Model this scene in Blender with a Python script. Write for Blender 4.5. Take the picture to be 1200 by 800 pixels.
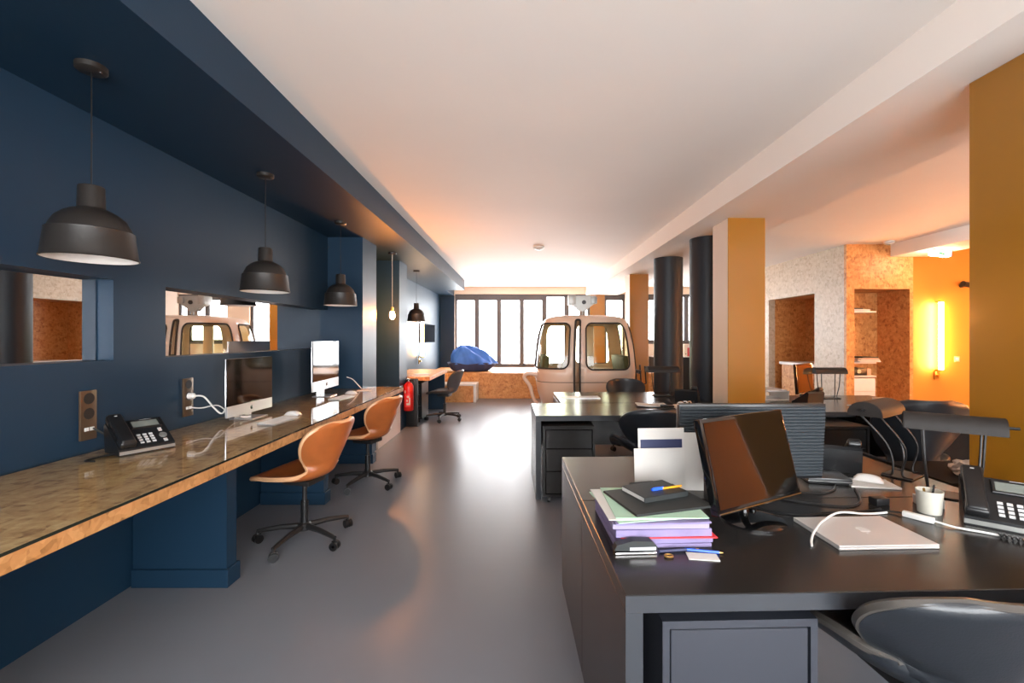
import bpy, bmesh, math, random
from mathutils import Vector, Matrix
from mathutils.geometry import delaunay_2d_cdt
random.seed(7)
for o in list(bpy.data.objects): bpy.data.objects.remove(o)
scene = bpy.context.scene
COL = scene.collection
PI = math.pi
R = math.radians

# ------------------------------------------------------------------ camera
cam_d = bpy.data.cameras.new('camera'); cam = bpy.data.objects.new('camera', cam_d); COL.objects.link(cam)
cam.location = (0, 0, 1.38); cam.rotation_euler = (PI/2, 0, 0)
cam_d.sensor_fit = 'HORIZONTAL'; cam_d.sensor_width = 36; cam_d.lens = 15.75
cam_d.shift_x = -10/1200; cam_d.shift_y = -5/1200
cam_d.clip_start = 0.02; cam_d.clip_end = 200
scene.camera = cam
# ------------------------------------------------------------------ world: bright overcast daylight
w = bpy.data.worlds.new('world'); scene.world = w; w.use_nodes = True
bg = w.node_tree.nodes['Background']
bg.inputs[0].default_value = (0.94, 0.97, 1.0, 1); bg.inputs[1].default_value = 7.0
# ------------------------------------------------------------------ exposure
vs = scene.view_settings
vs.view_transform = 'Standard'; vs.look = 'None'; vs.gamma = 1.0; vs.exposure = 1.65; vs.use_curve_mapping = False

def portal(loc, rot, sx, sy):
    l = bpy.data.lights.new('window_portal', 'AREA'); l.shape = 'RECTANGLE'; l.size = sx; l.size_y = sy
    l.cycles.is_portal = True
    o = bpy.data.objects.new('window_portal', l); COL.objects.link(o); o.location = loc; o.rotation_euler = rot
portal((0.52, 12.5, 1.55), (-PI/2, 0, 0), 4.75, 2.1)
portal((4.1, 12.5, 1.87), (-PI/2, 0, 0), 1.4, 1.45)
portal((1.45, -2.98, 1.5), (PI/2, 0, 0), 6.0, 2.1)

# ================================================================== materials
def s2l(c):
    return tuple(((x/255)/12.92 if x/255 <= .04045 else ((x/255+.055)/1.055)**2.4) for x in c)
MATS = {}
def mat(name, srgb, rough=.5, metal=0., var=.06, scale=8., bump=0., spec=.5, coat=0., trans=0., bscale=None, sheen=0.):
    m = bpy.data.materials.new(name); m.use_nodes = True
    nt = m.node_tree; b = nt.nodes['Principled BSDF']
    c = s2l(srgb)
    tc = nt.nodes.new('ShaderNodeTexCoord')
    nz = nt.nodes.new('ShaderNodeTexNoise'); nz.inputs['Scale'].default_value = scale; nz.inputs['Detail'].default_value = 4
    nt.links.new(tc.outputs['Object'], nz.inputs['Vector'])
    rp = nt.nodes.new('ShaderNodeValToRGB')
    rp.color_ramp.elements[0].position = .3; rp.color_ramp.elements[1].position = .7
    rp.color_ramp.elements[0].color = tuple(x*(1-var) for x in c)+(1,)
    rp.color_ramp.elements[1].color = tuple(min(1, x*(1+var)) for x in c)+(1,)
    nt.links.new(nz.outputs['Fac'], rp.inputs['Fac']); nt.links.new(rp.outputs['Color'], b.inputs['Base Color'])
    b.inputs['Roughness'].default_value = rough; b.inputs['Metallic'].default_value = metal
    b.inputs['Specular IOR Level'].default_value = spec
    b.inputs['Coat Weight'].default_value = coat; b.inputs['Coat Roughness'].default_value = .08
    b.inputs['Transmission Weight'].default_value = trans
    b.inputs['Sheen Weight'].default_value = sheen
    if bump:
        n2 = nt.nodes.new('ShaderNodeTexNoise'); n2.inputs['Scale'].default_value = bscale or scale*12; n2.inputs['Detail'].default_value = 3
        nt.links.new(tc.outputs['Object'], n2.inputs['Vector'])
        bp = nt.nodes.new('ShaderNodeBump'); bp.inputs['Strength'].default_value = bump; bp.inputs['Distance'].default_value = .004
        nt.links.new(n2.outputs['Fac'], bp.inputs['Height']); nt.links.new(bp.outputs['Normal'], b.inputs['Normal'])
    MATS[name] = m
    return m
def emit(name, col, strength):
    m = bpy.data.materials.new(name); m.use_nodes = True
    nt = m.node_tree; b = nt.nodes['Principled BSDF']
    b.inputs['Base Color'].default_value = (.9, .85, .75, 1)
    b.inputs['Emission Color'].default_value = col+(1,); b.inputs['Emission Strength'].default_value = strength
    MATS[name] = m
    return m
def glass(name, tint=(1, 1, 1), gloss=.06, rough=.02):
    m = bpy.data.materials.new(name); m.use_nodes = True
    nt = m.node_tree; nt.nodes.remove(nt.nodes['Principled BSDF'])
    out = nt.nodes['Material Output']
    t = nt.nodes.new('ShaderNodeBsdfTransparent'); t.inputs[0].default_value = tint+(1,)
    g = nt.nodes.new('ShaderNodeBsdfGlossy'); g.inputs['Roughness'].default_value = rough
    f = nt.nodes.new('ShaderNodeFresnel'); f.inputs[0].default_value = 1.45
    ge = nt.nodes.new('ShaderNodeNewGeometry'); io = nt.nodes.new('ShaderNodeMix'); io.data_type = 'FLOAT'
    io.inputs[2].default_value = 1.45; io.inputs[3].default_value = 1/1.45      # both faces of the sheet reflect alike
    nt.links.new(ge.outputs['Backfacing'], io.inputs[0]); nt.links.new(io.outputs[0], f.inputs[0])
    mx = nt.nodes.new('ShaderNodeMixShader')
    nt.links.new(f.outputs[0], mx.inputs[0]); nt.links.new(t.outputs[0], mx.inputs[1]); nt.links.new(g.outputs[0], mx.inputs[2])
    nt.links.new(mx.outputs[0], out.inputs[0])
    MATS[name] = m
    return m
def osb(name, dark, mid, light, rough=.5, fl=1.0, coat=0.):
    """oriented strand board: short strands at many angles"""
    m = bpy.data.materials.new(name); m.use_nodes = True
    nt = m.node_tree; N = nt.nodes; L = nt.links; b = N['Principled BSDF']
    tc = N.new('ShaderNodeTexCoord')
    # flakes : voronoi cells, each with its own tone, warped and stretched in two crossing directions
    def flakes(rot, stretch, sc):
        mp = N.new('ShaderNodeMapping'); mp.inputs['Rotation'].default_value = rot; mp.inputs['Scale'].default_value = stretch
        L.new(tc.outputs['Object'], mp.inputs['Vector'])
        nz = N.new('ShaderNodeTexNoise'); nz.inputs['Scale'].default_value = 3
        L.new(mp.outputs[0], nz.inputs['Vector'])
        ad = N.new('ShaderNodeMix'); ad.data_type = 'VECTOR'; ad.inputs[0].default_value = .12
        L.new(mp.outputs[0], ad.inputs[4]); L.new(nz.outputs['Color'], ad.inputs[5])
        v = N.new('ShaderNodeTexVoronoi'); v.inputs['Scale'].default_value = sc
        L.new(ad.outputs[1], v.inputs['Vector'])
        bw = N.new('ShaderNodeRGBToBW'); L.new(v.outputs['Color'], bw.inputs[0])
        return bw.outputs[0]
    a = flakes((.5, .4, .6), (1, 2.6, 1.6), 11*fl)
    c = flakes((-.6, .9, -.8), (2.8, 1, 1.4), 13*fl)
    mx = N.new('ShaderNodeMix'); mx.data_type = 'FLOAT'; mx.inputs[0].default_value = .5
    L.new(a, mx.inputs[2]); L.new(c, mx.inputs[3])
    fine = N.new('ShaderNodeTexNoise'); fine.inputs['Scale'].default_value = 60; fine.inputs['Detail'].default_value = 3
    L.new(tc.outputs['Object'], fine.inputs['Vector'])
    m2 = N.new('ShaderNodeMix'); m2.data_type = 'FLOAT'; m2.inputs[0].default_value = .25
    L.new(mx.outputs[0], m2.inputs[2]); L.new(fine.outputs['Fac'], m2.inputs[3])
    rp = N.new('ShaderNodeValToRGB'); e = rp.color_ramp.elements
    e[0].position = .22; e[0].color = s2l(dark)+(1,); e[1].position = .75; e[1].color = s2l(light)+(1,)
    k = e.new(.42); k.color = s2l(mid)+(1,)
    L.new(m2.outputs[0], rp.inputs['Fac']); L.new(rp.outputs[0], b.inputs['Base Color'])
    bp = N.new('ShaderNodeBump'); bp.inputs['Strength'].default_value = .15; bp.inputs['Distance'].default_value = .003
    L.new(m2.outputs[0], bp.inputs['Height']); L.new(bp.outputs[0], b.inputs['Normal'])
    b.inputs['Roughness'].default_value = rough; b.inputs['Coat Weight'].default_value = coat
    MATS[name] = m
    return m

mat('blue_paint', (21, 46, 66), .48, var=.05, scale=1.5, bump=.05, bscale=90, spec=.28)
mat('white_paint', (244, 236, 228), .7, var=.015, scale=1.2)
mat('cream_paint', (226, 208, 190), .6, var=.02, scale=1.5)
mat('yellow_paint', (156, 104, 20), .32, var=.04, scale=1.5, coat=.35)
mat('orange_paint', (206, 130, 44), .5, var=.03, scale=1.5)
mat('navy_paint', (28, 37, 46), .5, var=.05, scale=2)
mat('pink_panel', (226, 205, 190), .5, var=.03, scale=3)
mat('floor_resin', (112, 115, 122), .30, var=.04, scale=1.2, bump=.02, bscale=6, spec=.22)
mat('window_frame', (88, 84, 84), .45, var=.03)
osb('osb_warm', (160, 96, 46), (198, 132, 70), (218, 160, 98), .5, 1.5)
osb('osb_desk', (150, 100, 52), (222, 176, 114), (250, 214, 154), .5, 1.7)
osb('osb_edge_shaded', (128, 88, 46), (168, 120, 70), (192, 144, 92), .55, 1.7)  # darker copy of the desk board, weaker light put into its colour
osb('osb_pale', (172, 150, 124), (192, 171, 146), (206, 188, 164), .45, 1.5)
mat('glass_top_edge', (40, 42, 36), .1)
mat('desk_laminate', (34, 32, 31), .24, var=.05, scale=5, bump=.02, bscale=200, spec=.42)
mat('desk_grey', (46, 49, 54), .38, var=.04, scale=4)
mat('cabinet_grey', (46, 49, 57), .45, var=.04, scale=4)
mat('black_metal', (30, 29, 29), .4, var=.08)
mat('charcoal_metal', (42, 38, 36), .55, var=.06, scale=5, spec=.25)
mat('black_plastic', (24, 24, 25), .32, var=.08)
mat('black_matte', (20, 20, 21), .7, spec=.2)
mat('black_gloss', (12, 12, 13), .06, var=.05, coat=.5)
mat('phone_black', (26, 27, 29), .3, var=.06)
mat('screen_black', (10, 9, 9), .05, var=.02, coat=.6)
mat('lcd_grey', (112, 118, 112), .25)
mat('key_grey', (190, 190, 190), .5)
mat('aluminium', (205, 205, 206), .3, .75, var=.02)
mat('laptop_alu', (205, 200, 196), .42, .35, var=.02)
mat('white_plastic', (218, 216, 212), .35, var=.02)
mat('shade_white', (236, 230, 224), .5, var=.01)
mat('chrome', (200, 198, 195), .18, 1., var=.02)
mat('pendant_brown', (35, 31, 28), .42, var=.06, scale=4, bump=.05, bscale=40)
mat('brown_leather', (158, 88, 42), .36, var=.12, scale=9, bump=.12, bscale=160)
mat('brown_trim', (208, 160, 118), .4)
mat('black_leather', (26, 30, 35), .33, var=.08, scale=9, bump=.1, bscale=180)
mat('black_trim', (64, 60, 56), .35)
mat('grey_leather', (74, 72, 74), .4, var=.08, scale=9, bump=.1, bscale=180)
mat('red_paint', (205, 34, 30), .3, var=.04)
mat('blue_fabric', (54, 108, 196), .65, var=.12, scale=5, bump=.4, bscale=30)
mat('navy_fabric', (48, 60, 98), .7, var=.1, scale=8, bump=.3, bscale=60)
mat('gondola_cream', (214, 190, 170), .32, var=.02, scale=3, coat=.3)
mat('rubber', (44, 36, 30), .6)
mat('seat_olive', (74, 76, 58), .7, var=.15)
mat('steel_grey', (150, 150, 146), .4, .6)
mat('paper_white', (202, 198, 192), .7, var=.02)
mat('paper_lilac', (126, 116, 154), .7, var=.12, scale=20)
mat('paper_green', (164, 196, 172), .7, var=.04)
mat('paper_mixed', (146, 138, 168), .7, var=.06)
mat('folder_black', (36, 40, 40), .5, var=.08)
mat('ink_navy', (44, 50, 84), .5)
mat('red_plastic', (226, 60, 66), .4)
mat('blue_plastic', (44, 96, 226), .35)
mat('orange_plastic', (236, 160, 40), .35)
mat('brass', (190, 150, 80), .3, .9)
mat('screen_rib', (44, 50, 55), .5, var=.08, scale=30)
mat('frost', (226, 222, 208), .35, trans=.35, var=.02)
mat('mirror_silver', (240, 240, 240), .0, 1., var=0.)
mat('bronze_plate', (104, 84, 66), .3, .6, var=.06)
mat('socket_dark', (30, 26, 24), .4)
mat('green_sign', (40, 160, 90), .4)
mat('cardboard', (214, 176, 142), .7)
glass('window_glass')
glass('desk_glass', (.99, 1.0, .99))
glass('gondola_glass', (.93, .93, .74))
emit('tube_glow', (1.0, .52, .20), 42)
emit('tube_glow_added', (1.0, .52, .20), 120)  # for the unseen tubes added on the right wall
emit('tube_glow_small', (1.0, .60, .30), 24)
emit('bulb_glow', (1.0, .34, .07), 420)
emit('sign_glow', (.85, 1.0, .82), 10)

# ================================================================== geometry helpers
class B:
    def __init__(s): s.bm = bmesh.new()
    def box(s, x0, x1, y0, y1, z0, z1, M=None, bev=0., seg=2):
        vs_ = [s.bm.verts.new((x, y, z)) for x in (x0, x1) for y in (y0, y1) for z in (z0, z1)]
        idx = [(0, 1, 3, 2), (4, 6, 7, 5), (0, 4, 5, 1), (2, 3, 7, 6), (0, 2, 6, 4), (1, 5, 7, 3)]
        fs = [s.bm.faces.new([vs_[i] for i in f]) for f in idx]
        if bev:
            es = list({e for f in fs for e in f.edges})
            r = bmesh.ops.bevel(s.bm, geom=es, offset=bev, segments=seg, profile=.6, affect='EDGES')
            nv = set(v for v in vs_ if v.is_valid) | set(r['verts'])
        else: nv = vs_
        if M is not None:
            for v in nv: v.co = M @ v.co
        return s
    def lathe(s, prof, n=32, M=None, cx=0, cy=0):
        rings = []
        for r, z in prof:
            if r < 1e-6: rings.append([s.bm.verts.new((cx, cy, z))])
            else: rings.append([s.bm.verts.new((cx+r*math.cos(2*PI*k/n), cy+r*math.sin(2*PI*k/n), z)) for k in range(n)])
        for a, b in zip(rings, rings[1:]):
            if len(a) == 1 and len(b) == 1: continue
            for k in range(n):
                k2 = (k+1) % n
                if len(a) == 1: s.bm.faces.new((a[0], b[k], b[k2]))
                elif len(b) == 1: s.bm.faces.new((a[k], b[0], a[k2]))
                else: s.bm.faces.new((a[k], b[k], b[k2], a[k2]))
        if M is not None:
            for rg in rings:
                for v in rg: v.co = M @ v.co
        return s
    def cyl(s, p0, p1, r0, r1=None, n=16):
        p0, p1 = Vector(p0), Vector(p1); d = p1-p0
        M = Matrix.Translation(p0) @ d.to_track_quat('Z', 'Y').to_matrix().to_4x4()
        r1 = r0 if r1 is None else r1
        return s.lathe([(0, 0), (r0, 0), (r1, d.length), (0, d.length)], n, M)
    def tube(s, pts, r, n=8, closed=False, caps=True):
        pts = [Vector(p) for p in pts]; m = len(pts); rings = []
        up = None
        for i, p in enumerate(pts):
            if closed: t = pts[(i+1) % m]-pts[i-1]
            else: t = pts[min(i+1, m-1)]-pts[max(i-1, 0)]
            if t.length < 1e-9: t = Vector((0, 0, 1))
            t.normalize()
            if up is None: up = t.orthogonal()
            up = up-t*up.dot(t)
            if up.length < 1e-6: up = t.orthogonal()
            up.normalize(); bn = t.cross(up)
            rr = r[i] if isinstance(r, (list, tuple)) else r
            rings.append([s.bm.verts.new(p+(up*math.cos(2*PI*k/n)+bn*math.sin(2*PI*k/n))*rr) for k in range(n)])
        for i in range(m if closed else m-1):
            a, b = rings[i], rings[(i+1) % m]
            for k in range(n): s.bm.faces.new((a[k], a[(k+1) % n], b[(k+1) % n], b[k]))
        if not closed and caps:
            s.bm.faces.new(rings[0][::-1]); s.bm.faces.new(rings[-1])
        return s
    def prism(s, poly, d0, d1, axis='x', M=None):
        def P(a, b, d):
            return {'x': (d, a, b), 'y': (a, d, b), 'z': (a, b, d)}[axis]
        A = [s.bm.verts.new(P(a, b, d0)) for a, b in poly]; Bv = [s.bm.verts.new(P(a, b, d1)) for a, b in poly]
        n = len(poly)
        s.bm.faces.new(A); s.bm.faces.new(Bv[::-1])
        for k in range(n): s.bm.faces.new((A[k], Bv[k], Bv[(k+1) % n], A[(k+1) % n]))
        if M is not None:
            for v in A+Bv: v.co = M @ v.co
        return s
    def sheet(s, grid, th):
        """grid[i][j] of Vectors -> closed slab of thickness th along the normals"""
        ni, nj = len(grid), len(grid[0])
        def nrm(i, j):
            a = grid[min(i+1, ni-1)][j]-grid[max(i-1, 0)][j]; b = grid[i][min(j+1, nj-1)]-grid[i][max(j-1, 0)]
            n = a.cross(b); return n.normalized() if n.length > 1e-9 else Vector((0, 0, 1))
        T = [[s.bm.verts.new(grid[i][j]+nrm(i, j)*th/2) for j in range(nj)] for i in range(ni)]
        U = [[s.bm.verts.new(grid[i][j]-nrm(i, j)*th/2) for j in range(nj)] for i in range(ni)]
        for i in range(ni-1):
            for j in range(nj-1):
                s.bm.faces.new((T[i][j], T[i+1][j], T[i+1][j+1], T[i][j+1]))
                s.bm.faces.new((U[i][j], U[i][j+1], U[i+1][j+1], U[i+1][j]))
        for i in range(ni-1):
            s.bm.faces.new((T[i][0], U[i][0], U[i+1][0], T[i+1][0]))
            s.bm.faces.new((T[i][nj-1], T[i+1][nj-1], U[i+1][nj-1], U[i][nj-1]))
        for j in range(nj-1):
            s.bm.faces.new((T[0][j], T[0][j+1], U[0][j+1], U[0][j]))
            s.bm.faces.new((T[ni-1][j], U[ni-1][j], U[ni-1][j+1], T[ni-1][j+1]))
        return s
    def mesh(s, name, material, smooth=None):
        bmesh.ops.recalc_face_normals(s.bm, faces=s.bm.faces)
        me = bpy.data.meshes.new(name); s.bm.to_mesh(me); s.bm.free()
        if material: me.materials.append(MATS[material])
        if smooth:
            me.polygons.foreach_set('use_smooth', [True]*len(me.polygons))
            me.set_sharp_from_angle(angle=R(smooth))
        return me
    def obj(s, name, material, parent=None, loc=(0, 0, 0), rot=(0, 0, 0), smooth=40):
        return link(name, s.mesh(name, material, smooth), parent, loc, rot)
def link(name, me, parent=None, loc=(0, 0, 0), rot=(0, 0, 0)):
    o = bpy.data.objects.new(name, me); COL.objects.link(o)
    o.parent = parent; o.location = loc; o.rotation_euler = rot
    return o
def tag(o, label, cat=None, group=None, kind=None):
    o['label'] = label
    if cat: o['category'] = cat
    if group: o['group'] = group
    if kind: o['kind'] = kind
    return o
def thing(name, label, cat, loc=(0, 0, 0), rz=0., group=None):
    o = bpy.data.objects.new(name, None); COL.objects.link(o); o.empty_display_size = .05
    o.location = loc; o.rotation_euler = (0, 0, rz)
    return tag(o, label, cat, group)
def dup(root, loc, rz, label, group=None):
    r = root.copy(); COL.objects.link(r); r.location = loc; r.rotation_euler = (0, 0, rz); r['label'] = label
    if group: r['group'] = group
    for ch in list(root.children):
        c = ch.copy(); COL.objects.link(c); c.parent = r
        for g in list(ch.children):
            d = g.copy(); COL.objects.link(d); d.parent = c
    return r
def smooth_path(pts, k=8):
    pts = [Vector(p) for p in pts]; out = []
    n = len(pts)
    for i in range(n-1):
        p0, p1, p2, p3 = pts[max(i-1, 0)], pts[i], pts[i+1], pts[min(i+2, n-1)]
        for q in range(k):
            t = q/k
            out.append(.5*((2*p1)+(p2-p0)*t+(2*p0-5*p1+4*p2-p3)*t*t+(3*p1-p0-3*p2+p3)*t**3))
    out.append(pts[-1]); return out
def cable(name, label, pts, r, m, cat='cable', group=None, k=8):
    base = Vector(pts[0])
    o = B().tube(smooth_path([Vector(p)-base for p in pts], k), r, 6).obj(name, m, loc=base)
    return tag(o, label, cat, group)
def setting(b, name, m, label, smooth=None):
    return tag(b.obj(name, m, smooth=smooth), label, kind='structure')
def RX(a): return Matrix.Rotation(a, 4, 'X')
def RY(a): return Matrix.Rotation(a, 4, 'Y')
def RZ(a): return Matrix.Rotation(a, 4, 'Z')
def T(x, y, z): return Matrix.Translation((x, y, z))

# ================================================================== THE ROOM
Y0, Y1, XL, XR, ZC, ZS = -2.7, 12.1, -2.16, 8.2, 2.738, 2.50
setting(B().box(XL-.3, XR+.3, Y0-.3, Y1+.4, -.12, 0), 'floor', 'floor_resin', 'smooth grey resin floor of the open office')
setting(B().box(XL-.3, XR+.3, Y0-.3, Y1+.4, ZC, ZC+.15), 'ceiling', 'white_paint', 'flat white ceiling over the office')
# left wall with recessed mirror strips
b = B(); nz0, nz1 = 1.258, 1.686
b.box(XL-.25, XL, Y0, Y1, 0, nz0).box(XL-.25, XL, Y0, Y1, nz1, ZC)
for y0, y1 in ((Y0, .9), (2.377, 2.726), (5.02, 7.1), (11.3, Y1)): b.box(XL-.25, XL, y0, y1, nz0, nz1)
b.box(XL-.25, XL-.18, .9, 2.377, nz0, nz1)
for y0, y1 in ((2.726, 5.02), (7.1, 11.3)): b.box(XL-.25, XL-.10, y0, y1, nz0, nz1)
setting(b, 'wall_left', 'blue_paint', 'dark petrol blue wall along the left with recessed mirror strips')
setting(B().box(XL, -1.333, Y0, 10.65, ZS, ZC).box(XL, -1.79, 10.65, Y1, ZS, ZC), 'trim_1', 'blue_paint', 'dropped blue soffit over the long wall desk')
setting(B().box(XL, -1.769, 5.02, 5.495, 0, ZS), 'trim_2', 'blue_paint', 'blue wall pier at the far end of the long wooden desk')
setting(B().box(XL, -1.769, 6.54, 6.98, 0, ZS), 'trim_3', 'blue_paint', 'blue wall pier behind the red extinguisher')
# back wall with window openings
b = B(); zt = 2.545
b.box(XL-.25, XR, Y1, Y1+.3, zt, ZC)
b.box(XL-.25, -1.78, Y1, Y1+.3, 0, zt).box(-1.78, 1.88, Y1, Y1+.3, 0, .55).box(2.27, 2.83, Y1, Y1+.3, 0, .55)
b.box(2.83, 3.42, Y1, Y1+.3, 0, zt).box(3.42, 4.78, Y1, Y1+.3, 0, 1.20).box(4.78, XR, Y1, Y1+.3, 0, zt)
setting(b, 'wall_back', 'cream_paint', 'pale far wall pierced by the tall windows')
setting(B().box(1.88, 2.27, Y1-.02, Y1+.3, 0, zt), 'trim_4', 'yellow_paint', 'ochre wall strip between the far windows behind the cable car cabin')
setting(B().box(XL, -1.78, Y1-.03, Y1, 0, ZS), 'trim_5', 'blue_paint', 'dark blue end wall left of the far windows')
# front wall (behind the camera) with one wide window
b = B(); b.box(XL-.25, XR, Y0-.25, Y0, 0, .5).box(XL-.25, XR, Y0-.25, Y0, 2.5, ZC)
b.box(XL-.25, -1.5, Y0-.25, Y0, .5, 2.5).box(4.4, XR, Y0-.25, Y0, .5, 2.5)
setting(b, 'wall_front', 'cream_paint', 'pale wall behind the viewer with a wide window')
# right walls
setting(B().box(XR, XR+.25, Y0, 6.9, 0, ZC), 'wall_right', 'orange_paint', 'orange wall far to the right')
XO, YO = 4.765, 6.6
b = B()
ny0, ny1, nzt = 7.262, 8.6, 2.09
b.box(XO, XO+.12, YO, ny0, 0, ZC).box(XO, XO+.12, ny0, ny1, nzt, ZC).box(XO, XO+.12, ny1, Y1, 0, ZC)
setting(b, 'wall_side', 'osb_pale', 'pale strand board partition right of the columns')
b = B()
b.box(XO, 4.88, YO-.05, YO, 0, ZC).box(4.88, 5.69, YO-.05, YO, 2.085, ZC).box(5.69, 5.74, YO-.05, YO, 0, ZC)
setting(b, 'wall_niche', 'osb_warm', 'warm strand board front around the shelf niche')
b = B()   # recess linings
b.box(XO+.12, XO+.7, ny1, ny1+.04, 0, nzt+.04).box(XO+.7, XO+.74, ny0-.1, ny1+.04, 0, nzt+.04).box(XO+.12, XO+.7, ny0-.1, ny1, nzt, nzt+.04)
setting(b, 'trim_6', 'osb_warm', 'brown strand board lining of the doorway recess in the pale partition')
b = B()
b.box(4.88, 5.72, YO+.55, YO+.6, 0, 2.12).box(5.69, 5.74, YO, YO+.55, 0, 2.12).box(4.885, 4.89, YO, YO+.55, 0, 2.085).box(4.89, 5.69, YO, YO+.55, 2.085, 2.12)
setting(b, 'trim_7', 'osb_warm', 'brown strand board lining of the shelf niche')
setting(B().box(5.74, XR, 6.78, 6.95, 0, ZC), 'wall_orange', 'orange_paint', 'orange wall carrying the long glowing tube')
# beams
setting(B().box(1.761, 2.63, Y0, Y1, 2.523, ZC), 'trim_8', 'white_paint', 'wide white ceiling beam above the row of columns')
setting(B().box(5.41, 5.95, 2.0, YO-.05, 2.557, ZC), 'trim_9', 'white_paint', 'short white ceiling beam running to the shelf niche')
# columns
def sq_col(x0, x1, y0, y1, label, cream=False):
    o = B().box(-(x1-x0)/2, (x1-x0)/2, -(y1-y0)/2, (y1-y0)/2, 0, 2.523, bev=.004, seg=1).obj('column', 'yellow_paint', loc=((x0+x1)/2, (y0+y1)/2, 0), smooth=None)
    if cream:  # pale reflection on the left face, painted in as cream
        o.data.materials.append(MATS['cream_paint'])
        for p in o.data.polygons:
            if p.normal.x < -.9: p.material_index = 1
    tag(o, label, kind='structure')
sq_col(2.02, 2.55, 1.45, 2.02, 'large ochre square column at the right edge beside the desk phone')
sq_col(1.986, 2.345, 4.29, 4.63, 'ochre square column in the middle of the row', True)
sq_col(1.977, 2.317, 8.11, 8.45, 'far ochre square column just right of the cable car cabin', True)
for x, y, r, lab in ((2.18, 5.22, .2, 'dark round column hidden partly by the ochre column'), (2.15, 6.52, .203, 'dark round column between the cabin and the other round column')):
    o = B().lathe([(0, 0), (r, 0), (r, 2.523), (0, 2.523)], 48).obj('column', 'navy_paint', loc=(x, y, 0)); tag(o, lab, kind='structure')

# windows of the far wall ----------------------------------------------------
def window(name, label, x0, x1, z0, z1, bars, leafs, y=Y1+.06):
    o = bpy.data.objects.new(name, None); COL.objects.link(o); o.location = (x0, y, z0); tag(o, label, kind='structure')
    W, H = x1-x0, z1-z0; fw = .045
    B().box(0, W, 0, .08, H-.055, H).box(0, W, 0, .08, 0, .05).box(0, fw, 0, .08, .05, H-.055).box(W-fw, W, 0, .08, .05, H-.055).obj('window_frame', 'window_frame', o, smooth=None)
    xs = [fw]+[q-x0 for q in bars]+[W-fw]
    for q in bars: B().box(q-x0-.045, q-x0+.045, -.01, .09, .05, H-.055).obj('mullion', 'window_frame', o, smooth=None)
    for k in range(len(xs)-1):
        a = xs[k]+(.045 if k else 0); c = xs[k+1]-(.045 if k < len(xs)-2 else 0)
        t = .11 if k in leafs else .02; s_ = .02
        lf = B().box(a, c, .015, .065, H-.055-t, H-.055).box(a, c, .015, .065, .05, .05+max(.05, t*.6)).box(a, a+s_, .015, .065, .05, H-.055).box(c-s_, c, .015, .065, .05, H-.055).obj('sash', 'window_frame', o, smooth=None)
        B().box(a+s_, c-s_, .035, .041, .05+max(.05, t*.6), H-.055-t).obj('pane', 'window_glass', lf, smooth=None)
    return o
window('window_1', 'wide run of tall grey framed windows above the wooden platform', -1.78, 1.88, .55, zt, (-1.19, -.588, .035, .645, 1.256), (0, 1, 2, 3))
window('window_2', 'single tall grey window right of the ochre wall strip', 2.27, 2.83, .55, zt, (), (0,))
window('window_3', 'high silled window seen between the dark round columns', 3.42, 4.78, 1.20, zt, (4.02, 4.51), (0,))
window('window_4', 'wide window behind the viewer', -1.5, 4.4, .5, 2.5, (-.02, 1.45, 2.92), (), y=Y0-.16)

# mirrors set into the left wall ---------------------------------------------
def mirror(label, y0, y1, rz=0., dx=0.):
    o = B().box(0, .012, -(y1-y0)/2, (y1-y0)/2, 0, nz1-nz0).obj('wall_mirror', 'mirror_silver', loc=(XL-.099+dx, (y0+y1)/2, nz0), rot=(0, 0, rz), smooth=None)
    tag(o, label, 'mirror', 'recessed mirror strips')
mirror('recessed strip mirror nearest the viewer, above the desk phone', .904, 2.372, R(-2.6), -.034)
mirror('recessed strip mirror above the nearer computer, reflecting the cable car cabin', 2.728, 5.018)
mirror('small far strip mirror on the blue wall behind the far desk', 7.102, 11.298)

# ================================================================== raised wooden platform
pf = thing('wooden_platform', 'low strand board platform under the far windows', 'platform', (0, 10.06, 0))
B().box(XL+.02, 3.4, .03, 2.0, 0, .55).obj('core', 'osb_warm', pf, smooth=None)
B().box(XL+.02, 3.4, 0, 2.0, .55, .575).obj('top_board', 'osb_warm', pf, smooth=None)
B().box(XL+.02, 3.4, .005, .03, .006, .268).obj('front_board', 'osb_warm', pf, smooth=None)
B().box(XL+.02, 3.4, .005, .03, .274, .55).obj('front_board', 'osb_warm', pf, smooth=None)
st = thing('wooden_step', 'strand board step box in front of the platform', 'step', (-1.46, 9.75, 0))
B().box(-.68, .46, -.27, .27, 0, .35, bev=.003, seg=1).obj('body', 'osb_warm', st, smooth=None)
B().box(-.69, .52, -.285, .275, .352, .385, bev=.003, seg=1).obj('top_board', 'white_plastic', st, smooth=None)  # daylight reflected off the top, painted in as white
B().box(.463, .52, -.285, .275, 0, .35, bev=.003, seg=1).obj('end_board', 'white_plastic', st, smooth=None)

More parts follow.
